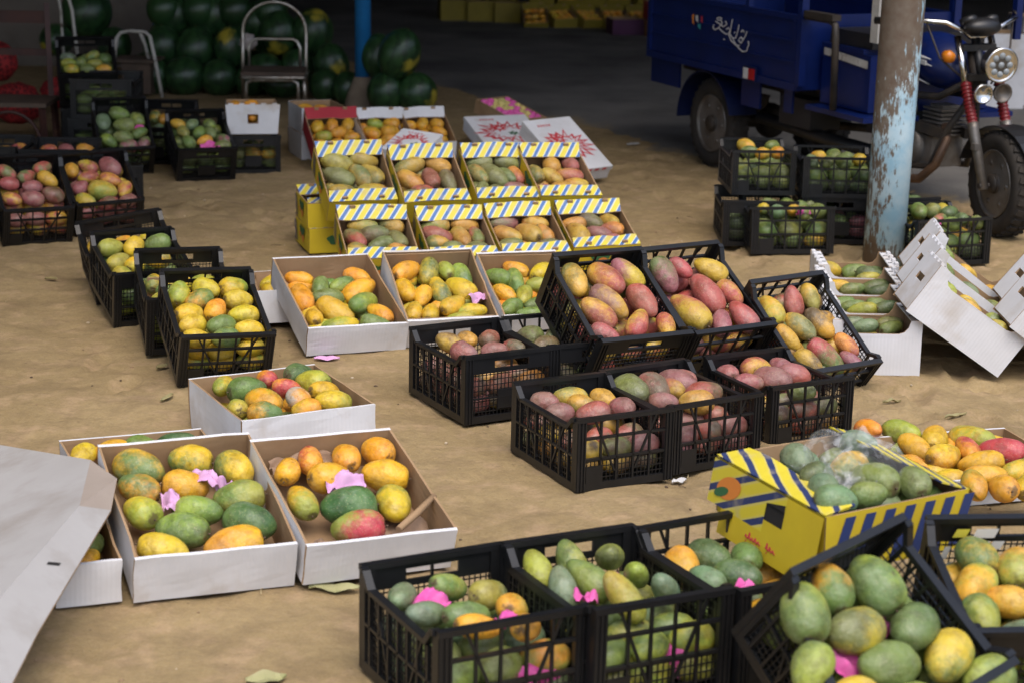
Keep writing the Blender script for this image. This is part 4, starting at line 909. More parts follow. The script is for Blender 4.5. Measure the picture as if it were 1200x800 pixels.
    for j in range(n + 1):
        for i in range(n + 1):
            u, v = i / n - .5, j / n - .5; q = Vector((u * 5, v * 5, 1))
            z = h + .088 - .30 * (u * u + v * v) + .035 * noise.noise(q * 1.6) + .012 * abs(noise.noise(q * 4))
            mb.v.append(Vector((u * (w - .13) + .03, v * (l - .14) - .01, max(z, h - .01))))
    for j in range(n):
        for i in range(n): a = j * (n + 1) + i; mb.f.append([a, a + 1, a + n + 2, a + n + 1]); mb.m.append(0); mb.s.append(True)
    bag = obj('plastic_bag', mb, m); bag.matrix_world = pmat('W'); tag(bag, 'clear crumpled plastic bag spread over the green mangoes in the striped carton', 'plastic bag')
bagged_carton()

# white and yellow print inside the bottom right crate
t = pmat('E2'); mb = MB(); y = CL / 2 - .013
for x0, z0, dx, dz, mi in ((-.105, .170, .030, .020, 1), (-.060, .168, .050, .022, 0), (-.095, .140, .040, .024, 1), (-.045, .146, .020, .014, 0), (-.018, .140, .026, .020, 0), (-.085, .116, .028, .016, 1), (-.050, .120, .024, .012, 0), (-.125, .118, .014, .030, 0), (-.142, .104, .010, .018, 0), (-.112, .098, .014, .012, 0)):
    mb.add([(x0, y, z0), (x0 + dx, y, z0), (x0 + dx + .008, y, z0 + dz), (x0 + .008, y, z0 + dz)], [(0, 1, 2, 3)], mi)
lab = obj('printed_label', mb, [mat('white_ink', (.62, .62, .60), .6), mat('yellow_ink', (.62, .55, .06), .6)]); 
for o in COL.objects:
    if o.get('label', '').startswith('foreground black crate in the bottom right'): lab.parent = o

# ------------------------------------------------------------------ the grey cardboard sheet in the left foreground
def sheet():
    V = [Vector(q) for q in SHEET]
    a, b, f1, f0, g, hh, i0, j0 = V
    mb = MB(); t = Vector((0, 0, -.005))
    faces = [(0, 1, 2, 3), (1, 4, 2), (2, 4, 5), (3, 2, 5, 6, 7)]
    mb.add(V, faces[:1] + faces[3:], 0); o_ = len(mb.v); mb.add([V[i] for i in (1, 4, 2, 5)], [(0, 1, 2), (2, 1, 3)], 3); mb.add([v + t for v in V], [f[::-1] for f in faces], 1)
    n = 12
    for e in ((0, 1), (1, 4), (4, 5), (5, 6), (6, 7), (7, 3), (3, 0)): mb.f.append([e[0], e[1], e[1] + n, e[0] + n]); mb.m.append(1); mb.s.append(False)
    q = f1.lerp(f0, .45).lerp(hh.lerp(i0, .45), .5); d = (f0 - f1).normalized() * .0075; e = (hh - f1).normalized() * .018
    mb.add([q - d - e + Vector((0, 0, .0015)), q + d - e + Vector((0, 0, .0015)), q + d + e + Vector((0, 0, .0015)), q - d + e + Vector((0, 0, .0015))], [(0, 1, 2, 3)], 2)
    tag(obj('cardboard_sheet', mb, [M_grey, M_kraft, M_hole_shade, M_tab]), 'large unfolded grey cardboard lid with a small slot, leaning in from the left', 'cardboard')
sheet()
# sheet stuck in the second crate of the left column
mb = MB(); mb.box(-.11, -.02, -.004, 0, .02, .20); o = obj('cardboard_sheet', mb, [M_kraft]); o.matrix_world = pmat('G2') @ Matrix.Translation((-.02, .0, 0)); tag(o, 'small brown cardboard piece standing inside the second crate of the left column', 'cardboard')

# packing paper in the right foreground carton
def crumple(name, key, x, y, z, sx, sy, ang, m, label, cat, amp=.02, group=None, n=16, seed=0):
    mb = MB()
    for j in range(n + 1):
        for i in range(n + 1):
            u, v = i / n - .5, j / n - .5; q = Vector((u * 2.2 + seed, v * 2.2, seed * 1.7))
            zz = amp * (1.1 * noise.noise(q * 1.2) + .55 * (.5 - abs(noise.noise(q * 2.3 + Vector((0, 0, 3))))) - 1.2 * (u * u + v * v))
            e = 1 + .22 * noise.noise(Vector((u * 2.2, v * 2.2, seed)))
            k = 1 - .28 * max(0, abs(u) + abs(v) - .5)
            mb.v.append(Vector((u * sx * e * k, v * sy * e * k, zz)))
    for j in range(n):
        for i in range(n): a = j * (n + 1) + i; mb.f.append([a, a + 1, a + n + 2, a + n + 1]); mb.m.append(0); mb.s.append(True)
    o = obj(name, mb, [m]); o.matrix_world = pmat(key) @ Matrix.Translation((x, y, z - (.010 if name == 'tissue_paper' else 0))) @ Matrix.Rotation(R(ang), 4, 'Z') @ Matrix.Rotation(R(random.Random(seed).uniform(-22, 22)), 4, 'X'); tag(o, label, cat, group); return o
M_paper = noisy('brown_paper', (.30, .20, .13), (.22, .14, .09), 12, .85, .3, 40)
crumple('packing_paper', 'P3', .09, -.13, .05, .17, .14, 10, M_paper, 'crumpled brown packing paper in the near right corner of the right foreground carton', 'paper', .035, seed=3)
crumple('packing_paper', 'P3', -.06, .19, .07, .20, .07, 5, M_paper, 'brown packing paper along the back of the right foreground carton', 'paper', .03, seed=5)
crumple('packing_paper', 'P3', -.14, -.15, .045, .09, .10, 5, M_paper, 'dark scrap of packing paper in the near left corner of the right foreground carton', 'paper', .03, seed=8)
mb = MB(); mb.tube([(-.08, -.02, 0), (.0, 0, .006), (.09, .03, .01)], [.009, .010, .008], 8); o = obj('paper_roll', mb, [M_kraft]); o.matrix_world = pmat('P3') @ Matrix.Translation((.125, -.145, .10)) @ Matrix.Rotation(R(22), 4, 'Z'); tag(o, 'thin rolled strip of brown card on the packing paper in the right foreground carton', 'paper')
TL = {'A': 'the leftmost foreground crate', 'A2': 'the second foreground crate', 'E1': 'the tilted foreground crate', 'P2': 'the left foreground carton', 'P3': 'the right foreground carton', 'O2': 'the centre beige carton',
      'I3': 'the crate left of the white notched box', 'D': 'the front crate beside the post', 'U1': 'the crate below the front wheel', 'A3': 'the crate under the striped flap', 'I1': 'the crate of long green mangoes'}
cnt = {}
where = ['uppermost', 'second', 'third']
for i, (k, x, y, z, s, a) in enumerate(TISSUE):
    c = cnt.get(k, 0); cnt[k] = c + 1; tot = sum(1 for q in TISSUE if q[0] == k)
    pale = k in ('P2', 'P3', 'O2')
    crumple('tissue_paper', k, x, y, z, s * 1.35, s * .85, a, M_tissue_pale if pale else M_tissue, f"{'lilac' if pale else 'bright pink'} tissue paper between mangoes in {TL[k]}" + ('' if tot == 1 else f', {["the farther piece", "the nearer piece", "the small piece"][c]}'), 'paper', .022 if not pale else .03, 'tissue papers', 16, i)
for k, x, y, s in (('A', .06, -CL / 2 + .03, .13), ('A2', -.09, -CL / 2 + .03, .06), ('A2', .07, -CL / 2 + .03, .07)):
    o = crumple('tissue_paper', k, x, y, .085, s, .08, 0, M_tissue, f'bright pink tissue seen through the front bars of {TL[k]}' + ('' if k == 'A' else ', ' + ('left' if x < 0 else 'right') + ' piece'), 'paper', .02, 'tissue papers', 8, 40 + int(s * 100))
    o.matrix_world = o.matrix_world @ Matrix.Rotation(R(75), 4, 'X')

# ------------------------------------------------------------------ mangoes
SK = {'g': (.125, .195, .050), 'b': (.135, .215, .120), 'd': (.048, .105, .030), 'l': (.29, .34, .045), 'y': (.66, .40, .018), 'o': (.70, .31, .022), 'r': (.44, .055, .065), 'p': (.30, .10, .125), 'k': (.11, .062, .04), 'w': (.50, .46, .38)}
NM = {'g': 'green', 'b': 'blue-green', 'd': 'deep-green', 'l': 'lime', 'y': 'yellow', 'o': 'orange', 'r': 'red', 'p': 'pink', 'k': 'brown', 'w': 'white'}
def mango_fn(k, long=False):
    rnd = random.Random(k); bl, cv, fl, be = rnd.uniform(.06, .20), rnd.uniform(-.10, .14), rnd.uniform(.88, .96), rnd.uniform(0, .07)
    fat = rnd.uniform(.94, 1.06) * (.80 if long else 1)
    def fn(p):          # p on the unit sphere; long axis x
        x, y, z = p; r = math.sqrt(max(1e-9, y * y + z * z)); 
        rr = (max(0, 1 - x * x)) ** .46
        rr *= fat * (1 + bl * x - .10 * (1 - abs(x)) * 0)
        y2, z2 = y / r * rr, z / r * rr * fl
        y2 += cv * (1 - x * x) * .6 + (be * max(0, -x - .50) * 3.2)
        if x > .93: x -= (x - .93) * .8 * max(0, 1 - rr * 2)
        q = noise.noise(Vector((x, y2, z2)) * 1.5 + Vector((k, 0, 0))) * .075
        return Vector((x * (1 + q * .3), y2 * (1 + q), z2 * (1 + q)))
    return fn
def mango_mesh(k, long=False, nu=22, nv=16):
    mb = MB(); Mx = Matrix.Rotation(math.pi / 2, 4, 'Y')
    fn = mango_fn(k, long)
    def f2(p): q = fn(Vector((p.z, p.y, p.x))); return Vector((q.x, q.y, q.z))
    mb.ball((0, 0, 0), (.5, .36, .36), None, nu, nv, 0, f2)
    o = len(mb.v); mb.tube([(.485, 0, .0), (.51, 0, .003), (.528, .006, .006)], [.022, .016, .018], 6, 1)     # stalk stub
    return mb
M_stalk = mat('stalk', (.10, .065, .04), .9)
MESH = {lg: [mango_mesh(k, lg).mesh('mango', [M_mango, M_stalk]) for k in range(9)] for lg in (False, True)}
LONG = lambda key: key[0] in 'OMNIFRX' or key in ('A2', 'A')
CP = {'A': 'leftmost foreground black crate', 'A2': 'second foreground black crate', 'A3': 'crate under striped flap', 'E1': 'tilted foreground crate', 'E2': 'crate in bottom right corner',
      'C1': 'left crate, level middle row', 'C2': 'centre crate, level middle row', 'C3': 'right crate, level middle row', 'B': 'crate right below beige cartons', 'B2': 'half hidden crate below cartons',
      'F1': 'leftmost tilted middle crate', 'F2': 'centre tilted middle crate', 'F3': 'rightmost tilted middle crate', 'D': 'front crate beside peeling post', 'V1': 'top crate by rear wheel', 'V2': 'heaped crate touching the post', 'U1': 'crate below front wheel',
      'G1': 'frontmost crate, left column', 'G2': 'second crate, left column', 'G3': 'third crate, left column', 'G4': 'rearmost crate, left column', 'H1': 'left reddish crate, left edge', 'H2': 'right reddish crate, left edge', 'H3': 'dark crate at left edge', 'H4': 'dark crate behind reddish pair',
      'I1': 'back left crate, long mangoes', 'I2': 'half hidden back left crate', 'I3': 'crate left of notched box', 'I5': 'top crate of back stack', 'O1': 'leftmost beige middle carton', 'O2': 'centre beige middle carton', 'O3': 'rightmost beige middle carton', 'O0': 'small half hidden carton',
      'P1': 'heaped carton behind foreground pair', 'P2': 'left foreground white carton', 'P3': 'right foreground white carton', 'P0': 'carton under grey cardboard', 'P4': 'low carton behind foreground pair', 'W': 'bagged striped carton', 'X': 'overflowing carton, right edge',
      'L1': 'stacked white boxes', 'L2': 'red rimmed carton', 'L3': 'carton beside red rimmed one', 'L4': 'back carton beside printed lid', 'K': 'white notched box'}
for i in range(4):
    q = ['leftmost', 'second', 'third', 'rightmost'][i]; CP[f'M{i+1}'] = f'{q} carton, back striped row'; CP[f'N{i+1}'] = f'{q} carton, front striped row'
    CP[f'R{i+1}'] = ['nearest', 'second', 'third', 'farthest'][i] + ' flat carton by post'
    CP[f'S{i+1}'] = ['nearest', 'middle', 'farthest', ''][i] + ' leaning white carton'
ORD = ['', 'second', 'third', 'fourth', 'fifth', 'sixth', 'seventh']
mass = MB(); mass_skin = []; mass_blush = []
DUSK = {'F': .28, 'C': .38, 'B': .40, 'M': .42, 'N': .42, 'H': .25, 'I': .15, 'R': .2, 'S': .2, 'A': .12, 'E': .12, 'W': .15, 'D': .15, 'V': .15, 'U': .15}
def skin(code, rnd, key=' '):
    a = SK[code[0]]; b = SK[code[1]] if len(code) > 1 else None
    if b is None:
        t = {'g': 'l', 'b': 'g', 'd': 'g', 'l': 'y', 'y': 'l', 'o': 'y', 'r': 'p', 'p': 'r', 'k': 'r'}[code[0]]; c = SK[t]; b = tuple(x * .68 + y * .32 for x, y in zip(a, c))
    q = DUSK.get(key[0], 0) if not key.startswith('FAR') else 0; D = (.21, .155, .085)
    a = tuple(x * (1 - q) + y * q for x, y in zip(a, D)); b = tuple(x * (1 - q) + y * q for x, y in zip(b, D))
    j = lambda c: tuple(min(.85, max(.01, x * rnd.uniform(.86, 1.14))) for x in c)
    return j(a), j(b)
def mass_mango(Mx, size, code, rnd, nu=12, nv=8, key=' '):
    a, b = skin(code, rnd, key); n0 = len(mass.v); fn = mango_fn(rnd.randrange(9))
    f2 = lambda p: fn(Vector((p.z, p.y, p.x)))
    mass.ball((0, 0, 0), (.5 * size, .36 * size, .36 * size), None, nu, nv, 0, f2)
    for i in range(n0, len(mass.v)): mass.v[i] = Mx @ mass.v[i]; mass_skin.append(a); mass_blush.append(b)
rnd = random.Random(21); taken = set()
for key, s in FRUIT.items():
    items = []
    for q in s.split():
        star = q.endswith('*'); f = q.rstrip('*').split(','); items.append([float(f[0]) / 1e3, float(f[1]) / 1e3, float(f[2]) / 1e3, float(f[3]), float(f[4]) / 1e3, f[5], star])
    Mc = pmat(key); n = len(items)
    rows = 1 if n <= 3 else 2 if n <= 6 else 3 if n <= 11 else 4
    order = sorted(range(n), key=lambda i: items[i][1]); place = {}
    rn = {1: ['only row'], 2: ['front row', 'back row'], 3: ['front row', 'middle row', 'back row'], 4: ['front row', 'second row', 'third row', 'back row']}[rows]
    for r in range(rows):
        seg = sorted(order[r * n // rows:(r + 1) * n // rows], key=lambda i: items[i][0]); k = len(seg)
        for j, i in enumerate(seg): place[i] = rn[r] + ', ' + ('alone' if k == 1 else 'leftmost' if j == 0 else 'rightmost' if j == k - 1 else ORD[j] + ' from left')
    for i, (x, y, z, a, size, code, star) in enumerate(items):
        Mx = Mc @ Matrix.Translation((x, y, z)) @ Matrix.Rotation(R(a), 4, 'Z') @ Matrix.Rotation(R(rnd.uniform(-14, 14) + (38 if key == 'A2' else 18 if key == 'A' else 0)), 4, 'Y') @ Matrix.Rotation(R(rnd.uniform(-40, 40)), 4, 'X')
        if key != 'A2' and rnd.random() < .5: Mx = Mx @ Matrix.Rotation(math.pi, 4, 'Z')
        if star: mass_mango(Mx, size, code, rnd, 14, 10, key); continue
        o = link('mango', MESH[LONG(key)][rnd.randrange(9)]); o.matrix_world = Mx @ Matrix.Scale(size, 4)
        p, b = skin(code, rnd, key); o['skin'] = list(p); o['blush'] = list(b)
        d = Vector((rnd.uniform(-1, 1), rnd.uniform(-.7, .7), rnd.uniform(-.7, .7))).normalized(); o.color = (d.x / 2 + .5, d.y / 2 + .5, d.z / 2 + .5, 1)
        c = NM[code[0]] + (f' and {NM[code[1]]}' if len(code) > 1 else '')
        tag(o, f'{c} mango, {place[i]}, in {CP[key]}', 'mango', 'mangoes laid out in crates and cartons')
# deeper layers that show through the bars and gaps
def fill(key, codes, top=None, layers=(.050, .112), dims=None):
    p = POSE[key]; w, l, h = dims or p[6:9]; Mc = pmat(key)
    for z in layers:
        if top and z > top: continue
        ny = max(2, int(l / .085))
        for iy in range(ny):
            for ix in range(3):
                x = (-.5 + (ix + .5) / 3) * (w - .03) + rnd.uniform(-.006, .006); y = (-.5 + (iy + .5) / ny) * (l - .03) + rnd.uniform(-.006, .006)
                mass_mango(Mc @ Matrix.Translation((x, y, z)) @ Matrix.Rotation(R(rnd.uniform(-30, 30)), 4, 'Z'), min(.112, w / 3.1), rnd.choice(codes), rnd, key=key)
CODES = {'A': ['g', 'gl', 'b', 'ol', 'g'], 'A2': ['g', 'gl', 'l'], 'A3': ['d', 'g', 'o'], 'E1': ['g', 'gl'], 'E2': ['ly', 'g', 'yg'], 'C1': ['p', 'gk', 'rk', 'yk', 'oy'], 'C2': ['p', 'rk', 'gk', 'p'], 'C3': ['p', 'yk', 'rk', 'gk'], 'B': ['rk', 'p', 'ok'], 'B2': ['gk', 'rk'],
         'F1': ['yr', 'gy', 'r'], 'F2': ['yr', 'p', 'r'], 'F3': ['yk', 'gr'], 'D': ['g', 'gl', 'g', 'ly'], 'V0': ['g', 'd'], 'V1': ['g', 'gl', 'd'], 'V2': ['g', 'gl', 'd'], 'V3': ['g', 'p'], 'U1': ['g', 'd', 'ly'], 'U2': ['g', 'd'], 'G1': ['y', 'y', 'ly'], 'G2': ['y', 'l'], 'G3': ['l', 'g'], 'G4': ['o', 'y'],
         'H0': ['r', 'ry', 'g'], 'H1': ['ry', 'p', 'yo'], 'H2': ['ry', 'p', 'ly'], 'H3': ['ro', 'k'], 'H4': ['ro', 'k'], 'I1': ['g', 'd'], 'I2': ['g'], 'I3': ['g', 'gl'], 'I4': ['g', 'ly'], 'I5': ['g'], 'J1': ['g'], 'J0': ['g']}
for k, c in CODES.items():
    fill(k, c, layers=(.050, .096) if POSE[k][8] < .23 else (.055, .112))
    if k in ('U2', 'H0'): fill(k, c, layers=(.165,))
fill('P1', ['g', 'o', 'ly'], layers=(.05,), dims=(.40, .48, .15)); fill('X', ['y', 'ly', 'l', 'oy'], layers=(.045,), dims=(.44, .38, .1)); fill('W', ['g', 'b'], layers=(.05, .10), dims=(.37, .43, .1))
for k in ('M', 'N'):
    for i in range(4): fill(f'{k}{i+1}', ['g', 'yg', 'oy'], layers=(.030,), dims=(.27, .33, .1))
for k in ('L2', 'L3', 'L4'): fill(k, ['o', 'oy'], layers=(.042,), dims=(.27, .35, .1))
for k in ('R1', 'R2', 'R3', 'R4', 'S1', 'S2', 'S3'): fill(k, ['g', 'd', 'l'], layers=(.05, .080), dims=(.29 if k[0] == 'R' else .36, .225, .1))
fill('T1', ['g', 'l'], layers=(.05, .10), dims=(.36, .21, .1)); fill('T2', ['g', 'l'], layers=(.05, .10), dims=(.36, .21, .1))
for k in ('O1', 'O2', 'O3'): fill(k, ['y', 'g', 'ly', 'o'], layers=(.036,), dims=(.33, .42, .1))
# fruit in pink wrappers in the brown carton
mb = MB(); rp = random.Random(3)
for ix in range(5):
    for iy in range(7):
        wrap = rp.random() < .62
        T = Matrix.Translation(((-.5 + (ix + .5) / 5) * .23, (-.5 + (iy + .5) / 7) * .31, .066 + rp.uniform(-.004, .006)))
        mb.ball((0, 0, 0), (.028, .026, .022), T @ Matrix.Rotation(rp.random() * 3, 4, 'Z'), 10, 7, 0 if wrap else 1)
        if wrap: pass
for i, v in enumerate(mb.v): v += noise.noise_vector(v * 60) * .004
o = obj('wrapped_fruit', mb, [M_tissue, noisy('pale_fruit', (.62, .48, .16), (.5, .45, .16), 8)]); o.matrix_world = pmat('pink'); tag(o, 'layer of small fruit in magenta wrappers filling the brown carton by the lane', 'wrapped fruit', kind='stuff')

# ------------------------------------------------------------------ watermelons
def melon_mat():
    m = mat('watermelon_rind', (.012, .035, .012), .35, 0, .5); tc = N(m, 'ShaderNodeTexCoord'); inf = N(m, 'ShaderNodeObjectInfo')
    cmb = N(m, 'ShaderNodeCombineXYZ'); 
    for i in range(3): L(m, inf.outputs['Random'], cmb.inputs[i])
    sc = N(m, 'ShaderNodeVectorMath', operation='MULTIPLY_ADD'); sc.inputs[1].default_value = (21, 33, 17); L(m, cmb.outputs[0], sc.inputs[0]); L(m, tc.outputs['Object'], sc.inputs[2])
    nz = N(m, 'ShaderNodeTexNoise'); nz.inputs['Scale'].default_value = 2.2; nz.inputs['Detail'].default_value = 6; L(m, sc.outputs[0], nz.inputs['Vector'])
    cr = N(m, 'ShaderNodeValToRGB'); e = cr.color_ramp.elements; e[0].position = .35; e[0].color = (.013, .040, .014, 1); e[1].position = .7; e[1].color = (.026, .072, .020, 1); L(m, nz.outputs['Fac'], cr.inputs[0])
    sp = N(m, 'ShaderNodeSeparateXYZ'); L(m, tc.outputs['Object'], sp.inputs[0]); an = N(m, 'ShaderNodeMath', operation='ARCTAN2'); L(m, sp.outputs[0], an.inputs[0]); L(m, sp.outputs[1], an.inputs[1])
    wv = N(m, 'ShaderNodeMath', operation='MULTIPLY_ADD'); L(m, nz.outputs['Fac'], wv.inputs[0]); wv.inputs[1].default_value = 1.6; L(m, an.outputs[0], wv.inputs[2])
    w2 = N(m, 'ShaderNodeMath', operation='MULTIPLY'); L(m, wv.outputs[0], w2.inputs[0]); w2.inputs[1].default_value = 9; sn = N(m, 'ShaderNodeMath', operation='SINE'); L(m, w2.outputs[0], sn.inputs[0])
    sr_ = N(m, 'ShaderNodeMapRange'); sr_.inputs['From Min'].default_value = .1; sr_.inputs['From Max'].default_value = .9; sr_.inputs['To Max'].default_value = .55; L(m, sn.outputs[0], sr_.inputs['Value'])
    sm = N(m, 'ShaderNodeMix', data_type='RGBA'); sm.inputs[7].default_value = (.004, .013, .006, 1); L(m, sr_.outputs[0], sm.inputs[0]); L(m, cr.outputs[0], sm.inputs[6]); cr = sm
    dt = N(m, 'ShaderNodeVectorMath', operation='DOT_PRODUCT'); L(m, tc.outputs['Object'], dt.inputs[0]); rd = N(m, 'ShaderNodeVectorMath', operation='SUBTRACT'); L(m, inf.outputs['Color'], rd.inputs[0]); rd.inputs[1].default_value = (.5, .5, .5); L(m, rd.outputs[0], dt.inputs[1])
    ad = N(m, 'ShaderNodeMath', operation='MULTIPLY_ADD'); ad.inputs[1].default_value = .35; L(m, nz.outputs['Fac'], ad.inputs[0]); L(m, dt.outputs['Value'], ad.inputs[2])
    mr = N(m, 'ShaderNodeMapRange'); mr.inputs['From Min'].default_value = .59; mr.inputs['From Max'].default_value = .68; L(m, ad.outputs[0], mr.inputs['Value'])
    mx = N(m, 'ShaderNodeMix', data_type='RGBA'); mx.inputs[7].default_value = (.34, .27, .03, 1); L(m, mr.outputs[0], mx.inputs[0]); L(m, cr.outputs[2], mx.inputs[6]); L(m, mx.outputs[2], bsdf(m).inputs['Base Color'])
    return m
M_melon = melon_mat(); M_melon_stalk = mat('melon_stalk', (.10, .09, .04), .9)
mb = MB(); mb.ball((0, 0, 0), (1, 1, 1), None, 28, 18, 0, lambda p: p * (1 + .012 * math.cos(8 * math.atan2(p.y, p.x)))); mb.tube([(0, 0, .97), (0, .02, 1.05)], .03, 6, 1)
melon_me = mb.mesh('watermelon', [M_melon, M_melon_stalk])
MLAB = ['standing upright on top of three by the blue post', 'lower right of the group by the blue post', 'lower left of the group by the blue post', 'half hidden right behind the blue post',
        'top of the heap, at its left end', 'top of the heap, left of the arched chair', 'large one in the heap centre, second layer', 'left side of the heap, second layer', 'yellow cheeked, just left of the arched chair', 'top of the heap, behind the plastic scrap',
        'yellow bottomed, framed by the chair arch', 'biggest on top, right of the chair arch', 'light green patch, right side of the heap', 'framed by the lower chair bar, left', 'framed by the lower chair bar, right', 'bottom layer, left of centre', 'bottom layer, centre, striped', 'bottom layer, just left of the chair legs', 'bottom layer, seen under the chair seat', 'bottom layer, right of the chair legs', 'bottom right end, touching the blue post', 'bottom left end of the heap',
        'huge one behind the pale green mangoes', 'small one left of the huge one', 'yellow bottomed, right of the huge one']
PATCH = {0: (.75, -.45, -.15), 1: (.9, -.4, -.2), 2: (0, 0, -1), 8: (-.2, -.6, .65), 10: (-.1, -.75, -.6), 11: (.1, -.45, .85), 12: (.35, -.8, -.35), 24: (-.1, -.7, -.7), 23: (-.7, -.5, -.5), 4: (-.6, -.3, .7)}
rnd = random.Random(4)
for i, (x, y, z, a, h, t) in enumerate(MELONS):
    o = link('watermelon', melon_me); o.location = (x, y, z); o.rotation_euler = (0 if i in PATCH else rnd.uniform(-.3, .1), R(t), 0)
    o.scale = (a * 1.12, a * 1.05, h * 1.10)
    d = Vector(PATCH.get(i, (rnd.uniform(-.6, .6), rnd.uniform(.6, 1), rnd.uniform(-1, -.4)))).normalized() * .5; o.color = (d.x + .5, d.y + .5, d.z + .5, 1)
    tag(o, 'dark green watermelon, ' + MLAB[i], 'watermelon', 'watermelons heaped at the back')
rb = random.Random(9)     # heap core behind the visible faces so nothing hovers
core = [(-2.6 + .25 * i, 13.55 + .22 * j, .12 + .21 * k) for k in range(3) for j in range(2 - (k == 2)) for i in range(6 - k)]
mb = MB()
for x, y, z in core: mb.ball((x + .125 * (z > .2), y, z), (.122, .122, .125), None, 16, 10)
o = obj('watermelon_heap', mb, [M_melon]); o.color = (.5, .5, .5, 1); tag(o, 'dark inner part of the watermelon heap behind the chairs', 'watermelons', kind='stuff')
mb = MB(); mb.ball((0, 0, 0), (.06, .03, .055), None, 14, 10, 0, lambda p: p * (1 + .35 * noise.noise(p * 2.3)))
o = obj('plastic_bag', mb, [mat('pale_plastic', (.42, .36, .33), .4)]); o.location = (-1.84, 13.22, .36); tag(o, 'crumpled pale plastic scrap on the melons, seen through the chair arch', 'plastic bag')

# ------------------------------------------------------------------ chairs
M_chrome = noisy('worn_chrome', (.52, .49, .44), (.30, .25, .20), 12, .32, .2, 60, metal=.9, c3=(.14, .08, .05), s3=14, lo3=.58, hi3=.7)
M_wpaint = noisy('chipped_white_paint', (.56, .54, .50), (.42, .39, .34), 9, .6, c3=(.12, .08, .06), s3=16, lo3=.60, hi3=.68)
M_seat = noisy('seat_board', (.10, .065, .045), (.065, .045, .032), 7, .7)
M_rust = noisy('red_brown_paint', (.060, .022, .016), (.04, .017, .014), 10, .6, c3=(.15, .07, .04), s3=9, lo3=.62, hi3=.75)
def arc(p, q, rise, n=14, ax=(0, 0, 1)):
    p, q, ax = Vector(p), Vector(q), Vector(ax); return [p.lerp(q, .5 - .5 * math.cos(math.pi * i / n)) + ax * rise * math.sin(math.pi * i / n) for i in range(n + 1)]
def arch_chair():
    t = thing('metal_chair', 'tubular metal chair with a tall round arched back in front of the watermelons', 'chair', (-1.60, 12.58, 0), R(4))
    r = .0125; mb = MB(); w = .21
    mb.tube([(-w, .30, .0), (-w, .33, .36)] + [(x, .35 + .1 * z, .36 + z) for x, z in [(-w, .05)]] + [Vector((-w * math.cos(a), .36, .46 + .20 * math.sin(a))) for a in [math.pi * i / 16 for i in range(17)]] + [(w, .355, .41), (w, .33, .36), (w, .30, 0)], r, 10); obj('back_arch', mb, M_chrome, t)
    mb = MB(); mb.tube([(-.17, .33, .20), (-.17, .345, .36), (-.15, .35, .40), (-.12, .35, .415), (.12, .35, .415), (.15, .35, .40), (.17, .345, .36), (.17, .33, .20)], r * .9, 10); obj('back_rail', mb, M_chrome, t)
    mb = MB(); mb.tube([(-.17, 0, 0), (-.17, .01, .12), (-.165, .01, .165), (-.13, .01, .185), (.13, .01, .185), (.165, .01, .165), (.17, .01, .12), (.17, 0, 0)], r, 10); obj('front_leg_frame', mb, M_chrome, t)
    mb = MB(); mb.box(-.20, .21, -.02, .34, .215, .238); obj('seat', mb, M_seat, t)
    mb = MB()
    mb.tube([(-.20, .33, .205), (-.20, -.02, .205), (-.18, -.032, .205), (.20, -.032, .205), (.22, -.02, .205), (.22, .33, .205)], r * .9, 10)
    mb.tube([(.205, .0, .20), (.212, .0, .10), (.215, .0, 0)], r, 10); obj('seat_frame', mb, M_chrome, t)
arch_chair()
def white_chair():
    t = thing('metal_chair', 'small white tubular chair with chipped paint and brown seat, left of the watermelon heap', 'chair', (-2.60, 13.0, 0), R(-6)); r = .0125; t.scale = (1, 1, .88)
    mb = MB(); mb.tube([(-.13, .05, .30), (-.115, .06, .44), (-.09, .07, .48), (-.03, .07, .495), (.08, .07, .49), (.115, .06, .46), (.15, .04, .30), (.20, .02, .0)], r, 10); obj('back_arch', mb, M_wpaint, t)
    mb = MB(); mb.tube([(.04, .08, .49), (.065, .10, .40), (.085, .12, .27)], r, 8); mb.tube([(-.13, .05, .3), (-.17, .03, 0)], r, 8); mb.tube([(-.12, .26, .26), (-.15, .3, 0)], r, 8); mb.tube([(.10, .26, .26), (.15, .3, 0)], r, 8); obj('leg_frame', mb, M_wpaint, t)
    mb = MB(); mb.box(-.16, .15, .0, .28, .262, .282); mb.box(-.08, .12, .03, .25, .02, .255, 0); obj('seat', mb, M_seat, t)
white_chair()
def brown_chair():
    t = thing('wooden_chair', 'dark red brown chair with bentwood braces at the upper left corner', 'chair', (-2.86, 10.98, 0), R(0))
    mb = MB(); mb.bar((.17, .12, .25), (.135, .24, .78), .030, .03); mb.bar((.20, .10, .0), (.185, .11, .24), .03, .03); obj('leg', mb, M_rust, t)
    mb = MB(); mb.bar((-.22, .10, .0), (-.20, .12, .24), .03, .03); mb.bar((-.2, .12, .25), (-.23, .24, .78), .03, .03); obj('leg', mb, M_rust, t)
    for s in (-1, 1):
        mb = MB(); mb.bar((s * .20, -.20, 0), (s * .19, -.19, .235), .03, .03); obj('leg', mb, M_rust, t)
    mb = MB(); mb.box(-.25, .22, -.22, .14, .238, .262); obj('seat', mb, M_seat, t)
    mb = MB(); mb.tube(arc((-.17, -.2, .02), (.18, -.2, .02), .19), .010, 8); obj('bentwood_brace', mb, M_rust, t)
    mb = MB(); mb.bar((-.23, .23, .70), (.14, .23, .70), .02, .07); mb.bar((-.22, .21, .50), (.15, .21, .50), .015, .04); obj('backrest', mb, M_rust, t)
brown_chair()
mb = MB(); mb.tube([(-3.045, 12.9, .90), (-2.975, 12.95, .58), (-2.93, 12.95, 0)], .012, 8); mb.tube([(-3.085, 12.9, .86), (-3.05, 12.95, .58), (-3.04, 12.95, 0)], .009, 8)
